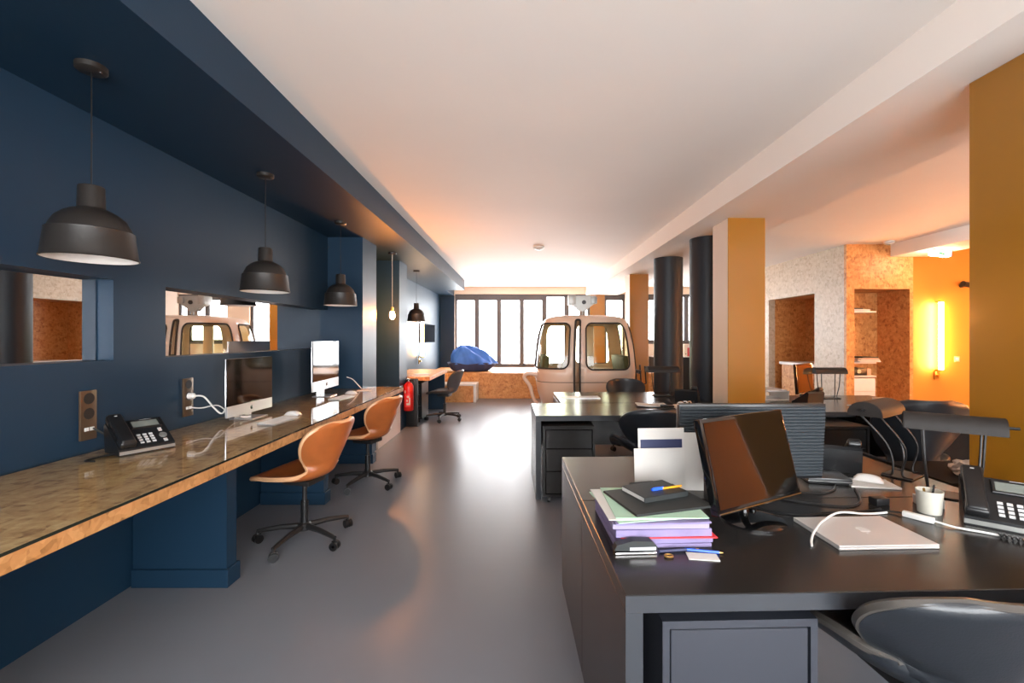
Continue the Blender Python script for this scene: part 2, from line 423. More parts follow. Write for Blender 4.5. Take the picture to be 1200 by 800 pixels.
# ================================================================== CABLE CAR CABIN
def cabin():
    rt = thing('cable_car_cabin', 'cream cable car cabin with rounded windows standing on the floor', 'cabin', (1.05, 7.62, 0))
    n = 5.0
    K = 400; ang = [(-3*PI/4)+2*PI*k/K for k in range(K+1)]
    def se(a):
        c, s_ = math.cos(a), math.sin(a)
        return (math.copysign(abs(c)**(2/n), c), math.copysign(abs(s_)**(2/n), s_))
    pts = [se(a) for a in ang]; cum = [0]
    for p, q in zip(pts, pts[1:]): cum.append(cum[-1]+math.hypot(q[0]-p[0], q[1]-p[1]))
    tot = cum[-1]
    import bisect
    def unit(t):
        d = (t % 4)/4*tot; i = min(max(bisect.bisect(cum, d)-1, 0), K-1)
        f = (d-cum[i])/(cum[i+1]-cum[i]); return (pts[i][0]*(1-f)+pts[i+1][0]*f, pts[i][1]*(1-f)+pts[i+1][1]*f)
    prof = [(.16, .60), (.30, .70), (.45, .755), (.62, .785), (.80, .80), (.90, .80), (1.1, .785), (1.3, .76), (1.45, .73), (1.58, .69), (1.66, .655), (1.70, .60), (1.725, .50), (1.74, .36), (1.748, .2)]
    def hw(z):
        if z <= prof[0][0]: return prof[0][1]
        for (z0, w0), (z1, w1) in zip(prof, prof[1:]):
            if z <= z1: return w0+(w1-w0)*(z-z0)/(z1-z0)
        return prof[-1][1]
    def P(t, z, off=0.):
        x, y = unit(t); k = hw(z)
        return Vector((x*(k+off), y*(k-.02+off)*.93, z))
    # windows in (t, z) space : t0,t1,z0,z1,r   (dt of 1 is one face, 1.6 m)
    wins = [(-.36, .285, .895, 1.60, .11), (.475, .955, .88, 1.60, .11), (1.12, 1.86, .89, 1.6, .085), (2.08, 2.52, .89, 1.6, .085), (2.66, 2.94, .89, 1.6, .085), (3.16, 3.56, .89, 1.6, .085)]
    slit = (.345, .405, .24, 1.655, .03)
    S = 1.5    # t to metres, for round corners
    def loop(w_, k=6):
        t0, t1, z0, z1, r = w_; out = []
        for cx, cz, a0 in ((t1-r/S, z1-r, 0), (t0+r/S, z1-r, 90), (t0+r/S, z0+r, 180), (t1-r/S, z0+r, 270)):
            for q in range(k+1):
                a = R(a0+90*q/k); out.append((cx+r/S*math.cos(a), cz+r*math.sin(a)))
        # densify long sides
        d = []
        for i, p in enumerate(out):
            q = out[(i+1) % len(out)]; L_ = math.hypot((q[0]-p[0])*S, q[1]-p[1]); m = max(1, int(L_/.06))
            for j in range(m): d.append((p[0]+(q[0]-p[0])*j/m, p[1]+(q[1]-p[1])*j/m))
        return d
    def inside(p, w_):
        t0, t1, z0, z1, r = w_; x, z = p
        if not (t0 <= x <= t1 and z0 <= z <= z1): return False
        dx = max(t0+r/S-x, x-(t1-r/S), 0)*S; dz = max(z0+r-z, z-(z1-r), 0)
        return dx*dx+dz*dz <= r*r*1.001
    TA, TB = -.48, 3.52
    wins[5] = (3.06, 3.44, .89, 1.6, .085)
    V = []; E = []
    zs = [p[0] for p in prof[:11]]; zs = sorted(set(zs+[.2, .25, .37, .53, .71, 1.0, 1.2, 1.52]))
    for i in range(81):
        for z in zs: V.append((TA+(TB-TA)*i/80, z))
    for w_ in wins+[slit]:
        lp = loop(w_); b0 = len(V); V += lp; m = len(lp)
        E += [(b0+i, b0+(i+1) % m) for i in range(m)]
    r_ = delaunay_2d_cdt([Vector(v) for v in V], E, [], 0, 1e-5)
    ov, of = r_[0], r_[2]
    body = bmesh.new(); bv = [None]*len(ov)
    gl = [bmesh.new() for _ in wins]; gv = [dict() for _ in wins]
    for f in of:
        c = (sum(ov[i][0] for i in f)/len(f), sum(ov[i][1] for i in f)/len(f))
        if inside(c, slit): continue
        k = next((q for q, w_ in enumerate(wins) if inside(c, w_)), None)
        if k is None:
            for i in f:
                if bv[i] is None: bv[i] = body.verts.new(P(ov[i][0], ov[i][1]))
            body.faces.new([bv[i] for i in f])
        else:
            for i in f:
                if i not in gv[k]: gv[k][i] = gl[k].verts.new(P(ov[i][0], ov[i][1], -.004))
            gl[k].faces.new([gv[k][i] for i in f])
    # roof
    tops = [p[0] for p in prof[10:]]
    rings = [[body.verts.new(P(TA+4*i/80, z)) for i in range(80)] for z in tops]
    for a, c in zip(rings, rings[1:]):
        for k in range(80): body.faces.new((a[k], a[(k+1) % 80], c[(k+1) % 80], c[k]))
    body.faces.new(rings[-1])
    bt = [body.verts.new(P(TA+4*i/80, .16)) for i in range(80)]; body.faces.new(bt[::-1])
    bmesh.ops.remove_doubles(body, verts=body.verts, dist=1e-4)
    s = B(); s.bm.free(); s.bm = body
    bo = s.obj('body', 'gondola_cream', rt, smooth=50)
    so = bo.modifiers.new('thickness', 'SOLIDIFY'); so.thickness = .02; so.offset = -1
    for g, w_ in zip(gl, wins):
        s = B(); s.bm.free(); s.bm = g
        go = s.obj('window_glass', 'gondola_glass', rt, smooth=60)
        B().tube([P(t, z, .003) for t, z in loop(w_)], .013, 6, closed=True).obj('rubber_seal', 'rubber', go)
    B().tube([P(t, z, .002) for t, z in loop(slit)], .016, 6, closed=True).obj('door_seal', 'rubber', rt)
    # waist crease line, roof gutter
    B().tube([P(TA+4*i/120, .68, .001) for i in range(120) if not (.335 < TA+4*i/120 < .415)], .005, 5).obj('waist_line', 'rubber', rt)
    # chassis, seats, pole
    B().box(-.55, .55, -.5, .5, .0, .16, bev=.02).obj('chassis', 'black_metal', rt)
    B().box(-.60, .60, -.56, .56, .185, .21).obj('cabin_floor', 'steel_grey', rt, smooth=None)
    for sx in (-1, 1):
        B().box(sx*.45-.17, sx*.45+.17, -.5, .5, .45, .56, bev=.03, seg=3).obj('seat', 'seat_olive', rt)
        M = T(sx*.66, 0, .86) @ RY(-sx*R(8))
        B().box(-.05, .05, -.5, .5, -.18, .22, M, bev=.04, seg=3).obj('seat_back', 'seat_olive', rt)
    B().box(.12, .30, .62, .66, .3, 1.6, bev=.01).obj('door_post', 'gondola_cream', rt)
    # hanger
    B().cyl((0, 0, 1.72), (0, 0, 1.86), .055, .045, 20).obj('hanger_stem', 'steel_grey', rt)
    hg = B().prism([(-.20, .28), (.22, .28), (.22, .16), (.10, .07), (.05, .02), (-.06, .02), (-.12, .09), (-.20, .12)], -.06, .06, 'y', T(0, 0, 1.80)).obj('hanger_grip', 'steel_grey', rt, smooth=None)
    B().box(-.24, -.12, -.09, .09, 1.93, 2.10, bev=.01).obj('clamp', 'steel_grey', hg)
    B().cyl((.02, -.065, 1.97), (.02, -.08, 1.97), .035, n=16).obj('bolt', 'black_metal', hg)
    B().box(.14, .24, -.08, .08, 1.95, 2.06, bev=.01).obj('clamp', 'steel_grey', hg)
    # side bumper on the left and ski rack on the right
    B().tube(smooth_path([(-.78, -.45, .78), (-.93, -.45, .80), (-.99, -.45, .74), (-.9, -.45, .60), (-.84, -.45, .40), (-.72, -.45, .24)]), [.03]*41, 10).obj('bumper_rail', 'gondola_cream', rt)
    rk = B().box(.83, .87, -.5, .3, .62, .68).box(.83, .87, -.5, .3, .80, .85).obj('ski_rack', 'black_metal', rt, smooth=None)
    for y in (-.45, -.15, .15): B().tube([(.79, y, .6), (.96, y, .64), (.94, y, .92)], .014, 6).obj('rack_hook', 'black_metal', rk)
    return rt
cabin()

# ================================================================== LONG WALL DESK
wd = thing('wall_desk', 'long strand board wall desk with a glass top on dark blue supports', 'desk', (XL, 0, 0))
DX = .80
B().box(.003, DX-.012, -2.0, 5.188, .755, .803).obj('desk_board', 'osb_desk', wd, smooth=None)
B().box(DX-.0118, DX, -2.0, 5.2, .755, .803).box(.003, DX-.0118, 5.1882, 5.2, .755, .803).obj('shaded_edge', 'osb_edge_shaded', wd, smooth=None)  # edge of the same board, its dimmer light painted in
B().box(.003, DX-.004, -2.0, 5.2, .805, .813).obj('glass_top', 'desk_glass', wd, smooth=None)
B().box(DX-.004, DX-.001, -2.0, 5.2, .8035, .8125).obj('glass_edge', 'glass_top_edge', wd, smooth=None)
for y in (2.477, 3.70, 4.90, 1.0):
    p = B().box(.016, .535, y, y+.085, 0, .754).obj('support_panel', 'blue_paint', wd, smooth=None)
    B().box(.016, .55, y-.014, y+.099, 0, .10, bev=.003, seg=1).obj('support_skirting', 'blue_paint', p, smooth=None)
# low panel box between the piers
lb = thing('low_box', 'low pinkish white box panel between the two blue piers', 'box', (-1.95, 6.02, 0))
B().box(-.2, .2, -.51, .51, 0, .44, bev=.004).obj('body', 'pink_panel', lb, smooth=None)
B().box(-.2, .215, -.515, .515, .44, .46, bev=.004).obj('lid', 'pink_panel', lb, smooth=None)

# ================================================================== PENDANT LAMPS
def pendant(label, x, y, rim):
    t = thing('pendant_lamp', label, 'lamp', (x, y, rim), 0, 'dark dome pendant lamps over the wall desk')
    r = .152
    out = [(r, 0), (r+.003, .004), (r-.001, .012), (r-.012, .108), (r-.012, .116), (r-.019, .119), (r-.024, .132), (.112, .165), (.09, .187), (.065, .202), (.048, .208), (.045, .213), (.043, .296), (.040, .302), (.03, .304), (0, .304)]
    B().lathe(out, 48).obj('shade', 'pendant_brown', t)
    inn = [(r-.002, .002), (r-.006, .012), (r-.018, .105), (r-.032, .13), (.105, .16), (.06, .192), (.0, .2)]
    B().lathe(inn, 48).obj('inner_shade', 'shade_white', t)
    B().cyl((0, 0, .19), (0, 0, .14), .02, n=16).obj('socket', 'white_plastic', t)
    B().lathe([(0, .06), (.02, .064), (.032, .08), (.032, .10), (.018, .13), (.014, .14)], 20).obj('bulb', 'frost', t)
    B().cyl((0, 0, .30), (0, 0, ZS-rim-.02), .0028, n=6).obj('cord', 'black_plastic', t)
    c = B().lathe([(0, -.026), (.045, -.026), (.053, -.02), (.053, 0), (0, 0)], 28).obj('ceiling_rose', 'pendant_brown', t, loc=(0, 0, ZS-rim))
    B().cyl((.04, 0, -.026), (.04, 0, -.03), .004, n=8).obj('screw', 'chrome', c)
pendant('dark dome pendant lamp nearest the viewer, above the desk phone', -1.772, 1.85, 1.70)
pendant('dark dome pendant lamp in front of the mirror with the cabin reflection', -1.754, 3.08, 1.69)
pendant('dark dome pendant lamp before the first blue pier, above the farther computer', -1.75, 4.356, 1.687)
pendant('farthest dark dome pendant lamp, over the desk beyond the extinguisher', -1.752, 7.54, 1.65)
t = thing('bare_bulb_pendant', 'glowing bare bulb hanging on a cord between the blue piers', 'lamp', (-1.70, 5.94, 1.62))
B().lathe([(0, 0), (.018, .004), (.034, .03), (.036, .05), (.026, .085), (.016, .105), (0, .106)], 24).obj('bulb', 'bulb_glow', t)
B().cyl((0, 0, .103), (0, 0, .16), .018, n=16).obj('socket', 'brass', t)
B().tube(smooth_path([(0, 0, .16), (0, 0, .6), (0, 0, .85), (.02, 0, .872), (.05, 0, .87)]), .004, 6).obj('cord', 'cream_paint', t)
B().lathe([(0, .856), (.05, .856), (.055, .862), (.055, .88), (0, .88)], 24).obj('ceiling_rose', 'black_metal', t)

# ================================================================== SHELL CHAIRS ON STAR BASES
WHEEL = None
def shell_chair(name, label, leather, trim, loc, rz, arms=.05, width=1., group=None, back_w=1., back_h=1., star=.35):
    """faces local +Y"""
    global WHEEL
    t = thing(name, label, 'chair', loc, rz, group)
    prof = [(.250, .445), (.235, .462), (.17, .462), (.07, .445), (-.03, .440), (-.12, .455), (-.185, .49), (-.222, .55), (-.248, .62), (-.272, .70), (-.292, .76), (-.306, .80), (-.312, .822)]
    prof = [(y, z if z < .49 else .49+(z-.49)*back_h) for y, z in prof]
    wid = [.15, .20, .235, .255, .25, .205, .14, .135, .19, .235, .235, .195, .11]
    wrap = [0, .0, .02, .05, .07, .08, .085, .10, .11, .10, .085, .06, .03]      # forward pull of the edges (back)
    lift = [0, .005, .35, .8, 1.0, .75, .35, .10, 0, 0, 0, -.02, -.03]
    path = smooth_path([(0, p[0], p[1]) for p in prof], 5)
    def ip(a, i): 
        f = i/5; k = min(int(f), len(a)-2); q = f-k
        p0, p1, p2, p3 = a[max(k-1, 0)], a[k], a[k+1], a[min(k+2, len(a)-1)]
        return .5*(2*p1+(p2-p0)*q+(2*p0-5*p1+4*p2-p3)*q*q+(3*p1-p0-3*p2+p3)*q**3)
    nu = 20; grid = []
    for i, p in enumerate(path):
        v = i/(len(path)-1)
        wv = ip(wid, i)*width*(back_w if v > .5 else 1); row = []
        back = min(1, max(0, (v-.38)/.2))
        for j in range(nu+1):
            u = -1+2*j/nu
            row.append(Vector((u*wv, p.y+back*ip(wrap, i)*u*u*1.15, p.z+arms*max(ip(lift, i), 0)*abs(u)**2.2)))
        grid.append(row)
    sh = B().sheet(grid, .028).obj('shell', leather, t, smooth=70)
    edge = [g[0] for g in grid]+grid[-1][1:-1]+[g[-1] for g in reversed(grid)]+grid[0][1:-1][::-1]
    B().tube(edge, .0150, 6, closed=True).obj('piping', trim, sh)
    # seat pad seam and base
    B().box(-.09, .09, -.10, .10, .395, .43, bev=.01).obj('seat_plate', 'black_metal', t)
    B().cyl((0, 0, .09), (0, 0, .27), .025, n=16).obj('column_sleeve', 'black_plastic', t)
    B().cyl((0, 0, .27), (0, 0, .40), .015, n=16).obj('gas_lift', 'chrome' if leather == 'none' else 'black_metal', t)
    B().lathe([(0, .075), (.04, .075), (.042, .115), (.03, .125), (0, .125)], 20).obj('hub', 'black_metal', t)
    if WHEEL is None:
        w1 = B()
        for s_ in (-1, 1): w1.cyl((s_*.007, 0, .028), (s_*.024, 0, .028), .028, n=18)
        w1.cyl((-.024, 0, .028), (.024, 0, .028), .01, n=10).box(-.008, .008, -.02, .02, .03, .058, bev=.004)
        arm = B().tube([(0, .03, .10), (0, .15, .098), (0, .26, .085), (0, .30, .078)], [.021, .018, .015, .013], 8).cyl((0, .298, .08), (0, .298, .052), .008, n=8)
        WHEEL = (w1.mesh('caster', 'black_plastic', 40), arm.mesh('arm', 'black_metal', 40))
    for k in range(5):
        a = 2*PI*k/5+star
        ar = link('arm', WHEEL[1], t, rot=(0, 0, a))
        link('caster', WHEEL[0], ar, (0, .298, 0), (0, 0, .9+k*1.3))
    return t
shell_chair('swivel_chair', 'tan leather swivel chair nearest the viewer at the long desk', 'brown_leather', 'brown_trim', (-1.47, 3.05, 0), R(78), .05)
shell_chair('swivel_chair', 'tan leather swivel chair farther along, below the farther computer', 'brown_leather', 'brown_trim', (-1.44, 4.22, 0), R(72), .05)
shell_chair('swivel_chair', 'grey shell swivel chair at the far desk beyond the extinguisher', 'grey_leather', 'black_trim', (-1.27, 7.5, 0), R(80), .06)
shell_chair('swivel_chair', 'large black leather chair at the bottom right before the nearest desk', 'black_leather', 'black_trim', (1.135, 1.30, 0), R(4), .14, 1.08, back_w=1.18, back_h=.86, star=R(50))
shell_chair('swivel_chair', 'black swivel chair pushed up to the middle desk', 'black_leather', 'black_leather', (1.03, 3.66, 0), R(4), .14, 1.05, back_w=1.05)
shell_chair('swivel_chair', 'black chair on the cabin side of the middle desks, only its top showing', 'black_leather', 'black_leather', (1.36, 5.62, 0), R(180), .10)
shell_chair('swivel_chair', 'black chair behind the right hand desk lamps', 'black_leather', 'black_leather', (2.68, 3.16, 0), R(-8), .12, 1.05, back_w=1.1, back_h=1.42)

# ================================================================== OFFICE DESKS
def desk(name, label, loc, rz, wd_=1.6, dp=.66, h=.71, group='black back-to-back desks'):
    t = thing(name, label, 'desk', loc, rz, group)
    B().box(0, wd_, 0, dp, h-.045, h, bev=.0015, seg=1).obj('desk_top', 'desk_laminate', t, smooth=None)
    for x in (0, wd_-.045): B().box(x, x+.045, 0, dp, 0, h-.0455, bev=.0015, seg=1).obj('side_panel', 'desk_laminate', t, smooth=None)
    B().box(.046, wd_-.046, dp-.05, dp-.03, .3, h-.0455).obj('modesty_panel', 'desk_laminate', t, smooth=None)
    B().box(.0, wd_, -.003, -.0005, h-.045, h-.001).obj('edge_band', 'desk_grey', t, smooth=None)
    for x in (0, wd_-.045): B().box(x, x+.045, -.003, -.0005, 0, h-.0455).obj('edge_band', 'desk_grey', t, smooth=None)
    return t
def pedestal(label, loc, rz, wd_=.43, dp=.52, h=.585, m='desk_laminate', fm=None, casters=True):
    t = thing('drawer_pedestal', label, 'cabinet', loc, rz, 'mobile drawer pedestals')
    z0 = .055 if casters else .0
    c = .02
    B().box(0, wd_, .02, dp, z0, z0+.02).box(0, wd_, .0, dp, h-.022, h).box(0, c, .0, dp, z0+.02, h-.022).box(wd_-c, wd_, .0, dp, z0+.02, h-.022).box(c, wd_-c, dp-.02, dp, z0+.02, h-.022).obj('carcass', m, t, smooth=None)
    hs = [.30, .35, .35] ; tot = h-.022-z0-.02-.012; z = h-.022-.006
    if not fm: fm = m
    for k, f in enumerate(hs if casters else [.36, .64]):
        d = tot*f-.006
        dr = B().box(c+.005, wd_-c-.005, .004, .35, z-d, z, bev=.002, seg=1).obj('drawer', fm, t, smooth=None)
        z -= d+.006
    if casters:
        for x in (.05, wd_-.05):
            for y in (.05, dp-.05): B().cyl((x-.012, y, .026), (x+.012, y, .026), .026, n=16).box(x-.015, x+.015, y-.015, y+.015, .04, .0545).obj('caster', 'black_plastic', t)
    return t
th = R(1.7)
desk('office_desk', 'nearest dark desk with the closed laptop and paper stack on it', (.2725, 1.163, 0), th, 1.7, .675)
desk('office_desk', 'dark desk backing onto the nearest one, under the ribbed monitor back', (.2725-math.sin(th)*1.345+1.7*math.cos(th), 1.163+math.cos(th)*1.345+1.7*math.sin(th), 0), th+PI, 1.7, .665)
pedestal('blue grey drawer cabinet under the front of the nearest desk', (.395, 1.245, 0), th, .44, .52, .59, 'cabinet_grey', casters=False)
desk('office_desk', 'middle dark desk with the black pedestal and black chair', (.13, 3.82, 0), th, 1.6, .72)
desk('office_desk', 'dark desk behind the middle one, on the side of the cable car cabin', (.40+1.55, 5.50, 0), PI+R(1.0), 1.55, .90)
pedestal('black drawer pedestal on castors under the middle desk', (.186, 3.70, 0), 0, .43, .55, .64, 'desk_laminate')
desk('office_desk', 'right hand far dark desk holding the small monitor and lamp', (2.42, 4.02, 0), 0, 1.6, 1.15)
desk('office_desk', 'dark desk at the right, standing in front of the far right one', (2.99, 3.38, 0), 0, 1.6, .62)
pedestal('black drawer pedestal beside the dark side panel at the right', (2.48, 3.72, 0), 0, .42, .55, .64, 'black_plastic')
pedestal('low black pedestal with crumpled paper behind the big ochre column', (2.24, 2.33, 0), 0, .42, .42, .62, 'black_matte')

# far left desk
fd = thing('office_desk', 'far wood topped desk beyond the red extinguisher', 'desk', (XL, 7.0, 0))
B().box(.003, .74, 0, 1.7, .70, .76, bev=.003, seg=1).obj('desk_top', 'osb_warm', fd, smooth=None)
B().box(.20, .545, .0, .06, 0, .699).obj('end_panel', 'blue_paint', fd, smooth=None)
B().box(.10, .70, 1.6, 1.66, 0, .699).obj('end_panel', 'blue_paint', fd, smooth=None)
pedestal('black drawer pedestal under the far wood topped desk', (-1.86, 7.22, 0), 0, .27, .5, .64, 'black_plastic')

# ================================================================== ALL-IN-ONE COMPUTERS, KEYBOARDS, MICE
APPLE = [(0, -.5), (.16, -.46), (.28, -.36), (.40, -.14), (.30, -.06), (.26, .08), (.30, .20), (.40, .28), (.30, .37), (.14, .38), (0, .33), (-.14, .38), (-.30, .36), (-.42, .22), (-.45, .04), (-.40, -.18), (-.28, -.40), (-.14, -.48)]
LEAF = [(0, .42), (.02, .54), (.12, .66), (.2, .68), (.18, .56), (.08, .45)]
def emblem(size, M, m, parent, th_=.0006):
    b = B(); b.prism([(x*size, y*size) for x, y in APPLE], 0, th_, 'z', M); b.prism([(x*size, y*size) for x, y in LEAF], 0, th_, 'z', M)
    return b.obj('emblem', m, parent, smooth=None)
def imac(label, p0, p1, z0, z1, zd):
    """screen from p0 (left) to p1 (right) seen from its front; local x along the screen, faces -y"""
    p0, p1 = Vector(p0), Vector(p1); d = p1-p0; W = d.length; H = z1-z0
    t = thing('desktop_computer', label, 'computer', ((p0.x+p1.x)/2, (p0.y+p1.y)/2, zd), math.atan2(d.y, d.x), 'all-in-one computers on the long desk')
    zb = z0-zd; ch = H*.19
    # swollen back shell
    g = []
    for i in range(9):
        row = []
        for j in range(9):
            u, v = -1+2*i/8, -1+2*j/8
            row.append(Vector((u*W/2, .004+.045*(1-u*u)**.6*(1-v*v)**.6+.004, zb+H/2+v*H/2)))
        g.append(row)
    B().sheet(g, .006).obj('back_shell', 'aluminium', t)
    B().box(-W/2, W/2, -.004, .005, zb, zb+ch, bev=.0015, seg=1).obj('chin', 'aluminium', t, smooth=None)
    s = B().box(-W/2, W/2, -.004, .005, zb+ch+.0005, zb+H, bev=.0015, seg=1).obj('screen', 'screen_black', t, smooth=None)
    c = t.children[1]
    emblem(ch*.42, T(0, -.0042, zb+ch*.5) @ RX(PI/2), 'black_gloss', c)
    B().tube([(0, .045, zb+H*.42), (0, .075, zb+H*.2), (0, .07, .03), (0, .05, .006)], .01, 6).box(-.09, .09, .055, .063, .006, zb+H*.4, RX(0)).obj('stand_arm', 'aluminium', t, smooth=None)
    B().box(-.09, .09, -.07, .10, 0, .007, bev=.002, seg=1).obj('stand_foot', 'aluminium', t, smooth=None)
imac('nearer silver desktop computer on the long desk with a black screen', (-1.915, 2.92, 0), (-1.90, 3.42, 0), .85, 1.235, .8132)
imac('farther silver desktop computer on the long desk reflecting the windows', (-1.865, 4.02, 0), (-1.888, 4.64, 0), .885, 1.342, .8132)
def keyboard(label, loc, rz, m='white_plastic', w_=.28, d_=.115):
    t = thing('keyboard', label, 'keyboard', loc, rz, 'keyboards')
    B().prism([(-d_/2, 0), (d_/2, 0), (d_/2, .011), (-d_/2, .005)], -w_/2, w_/2, 'x').obj('body', 'aluminium' if m == 'white_plastic' else m, t, smooth=None)
    b = B()
    for r_ in range(5):
        n_ = 13 if r_ else 13
        for k in range(n_):
            y = d_/2-.012-r_*(d_-.02)/5; x = -w_/2+.012+k*(w_-.024)/(n_-1); z = .005+.006*(y+d_/2)/d_
            if r_ == 4 and 3 < k < 9:
                if k == 6: b.box(x-.055, x+.055, y-.008, y+.008, z, z+.003)
                continue
            b.box(x-.0085, x+.0085, y-.008, y+.008, z, z+.003)
    o = b.obj('keys', m, t, smooth=None); o['kind'] = 'stuff'
def mouse(label, loc, rz, m='white_plastic'):
    g = []
    for i in range(9):
        u = -1+2*i/8; row = []
        for j in range(9):
            v = -1+2*j/8
            row.append(Vector((u*.029*(1-.15*v*v), v*.056, .004+.026*max(0, (1-u*u)*(1-abs(v)**2.5))**.5)))
        g.append(row)
    b = B(); T_ = [[b.bm.verts.new(p) for p in r_] for r_ in g]
    for i in range(8):
        for j in range(8): b.bm.faces.new((T_[i][j], T_[i+1][j], T_[i+1][j+1], T_[i][j+1]))
    L_ = [[b.bm.verts.new((p.x, p.y, 0)) for p in r_] for r_ in (g[0], g[-1])]
    for j in range(8):
        b.bm.faces.new((T_[0][j], T_[0][j+1], L_[0][j+1], L_[0][j])); b.bm.faces.new((T_[8][j], L_[1][j], L_[1][j+1], T_[8][j+1]))
    b.bm.faces.new([v for v in L_[0]]+[v for v in reversed(L_[1])])
    tag(b.obj('computer_mouse', m, loc=loc, rot=(0, 0, rz)), label, 'mouse')
ZD = .8132
keyboard('white keyboard in front of the nearer desktop computer', (-1.63, 3.02, ZD), R(86))
mouse('white mouse beside the keyboard of the nearer desktop computer', (-1.66, 3.27, ZD), R(80))
keyboard('white keyboard in front of the farther desktop computer', (-1.66, 4.16, ZD), R(84))
mouse('white mouse on the desk below the farther desktop computer', (-1.70, 4.50, ZD), R(84))

# ================================================================== DESK PHONES
KEY = None
def phone(label, loc, rz, sc=1.):
    global KEY
    t = thing('desk_phone', label, 'phone', loc, rz, 'black desk phones'); t.scale = (sc, sc, sc*1.22)
    # wedge body: user side at -y
    B().prism([(-.095, 0), (.07, 0), (.085, .10), (.07, .112), (-.095, .024)], -.11, .11, 'x').obj('body', 'phone_black', t, smooth=None)
    B().box(-.11, .11, -.099, -.0945, .004, .016).obj('front_strip', 'steel_grey', t, smooth=None)
    sl = math.atan2(.088, .165); M = T(0, -.095, .024) @ RX(sl)      # on the slope: x right, y up the slope
    L_ = .187
    hs = B().box(-.105, -.050, .0, L_+.01, .012, .036, M, bev=.010, seg=3).box(-.108, -.047, -.004, .05, .002, .03, M, bev=.010, seg=3).box(-.108, -.047, L_-.04, L_+.014, .002, .03, M, bev=.010, seg=3).obj('handset', 'black_plastic', t)
    B().box(-.085, -.07, L_-.03, L_-.024, .0302, .0306, M).box(-.083, -.072, L_-.012, L_-.008, .0362, .0366, M).obj('mark', 'key_grey', hs, smooth=None)
    B().box(-.03, .095, .118, .176, .0, .006, M, bev=.002, seg=1).obj('display_bezel', 'black_plastic', t, smooth=None)
    B().box(-.02, .085, .126, .165, .006, .0066, M).obj('display', 'lcd_grey', t, smooth=None)
    B().box(.02, .07, .1795, .183, .0005, .001, M).obj('brand_mark', 'key_grey', t, smooth=None)
    if KEY is None: KEY = B().box(-.0072, .0072, -.0045, .0045, 0, .003).mesh('key', 'key_grey')
    for r_ in range(4):
        for c in range(3): link('key', KEY, t, M @ Vector((-.015+c*.024, .025+r_*.017, .0)), (sl, 0, 0))
    B().cyl(M @ Vector((.078, .055, 0)), M @ Vector((.078, .055, .004)), .016, n=20).obj('navigation_key', 'steel_grey', t)
    for k in range(4): link('key', KEY, t, M @ Vector((.078, .022+(k % 2)*.008-.006, 0)) if k < 2 else M @ Vector((.078, .09+(k-2)*.012, 0)), (sl, 0, 0))
    return t
phone('black desk phone on the long strand board desk', (-1.93, 2.27, ZD), R(60), 1.03)
phone('black desk phone at the right edge of the nearest desk, keypad toward the viewer', (1.745, 1.615, .7105), R(-40), 1.02)
phone('black desk phone seen from behind beside the ribbed monitor back', (1.60, 2.29, .7105), R(155), .95)
phone('black desk phone on the middle desks in front of the round column', (1.72, 4.62, .7105), R(150), 1.0)
phone('black desk phone beside the small monitor on the far right desk', (2.86, 4.45, .7105), R(200), 1.0)

# ================================================================== MONITORS
def monitor(label, loc, rz, W, H, zc, tilt, ribs=False, name='computer_monitor', base=.11):
    t = thing(name, label, 'monitor', loc, rz, 'black monitors')
    M = T(0, 0, zc) @ RX(-tilt)          # screen faces -y, leans back
    B().box(-W/2, W/2, 0, .03, -H/2, H/2, M, bev=.006).obj('housing', 'black_gloss' if not ribs else 'black_plastic', t)
    B().box(-W/2+.014, W/2-.014, -.002, .001, -H/2+.02, H/2-.014, M).obj('screen', 'screen_black', t, smooth=None)
    if ribs:
        b = B(); n_ = 22
        for k in range(n_):
            z = -H/2+.012+(H-.024)*k/n_; b.prism([(.031, z), (.038, z+(H-.024)/n_*.35), (.038, z+(H-.024)/n_*.65), (.031, z+(H-.024)/n_)], -W/2+.006, W/2-.006, 'x', M)
        b.obj('ribbed_back', 'screen_rib', t, smooth=None)
    else:
        B().box(-W/2+.05, W/2-.05, .03, .05, -H/2+.05, H/2-.05, M, bev=.01).obj('rear_cover', 'black_plastic', t)
        B().tube([M @ Vector((-W/2+.005, -.001, -H/2+.006)), M @ Vector((W/2-.005, -.001, -H/2+.006))], .004, 6).obj('lower_trim', 'chrome', t)
    B().tube([(0, .035, .012), (0, .04, .06), M @ Vector((0, .04, -H*.25))], .018, 10).obj('stand_neck', 'black_gloss', t)
    B().lathe([(0, 0), (base, 0), (base, .006), (base*.8, .012), (.03, .02), (0, .02)], 40).obj('stand_base', 'black_gloss', t)
    return t
monitor('glossy black monitor on the nearest desk beside the paper stack', (.85, 1.64, .7105), R(28), .47, .325, .225, R(14))
monitor('wide monitor seen from behind with a dark ribbed back', (1.03, 2.03, .7105), R(181), .66, .34, .205, R(4), ribs=True, base=.09)
monitor('small black monitor on the far right desk', (3.0, 4.72, .7105), R(37), .40, .31, .235, R(4))

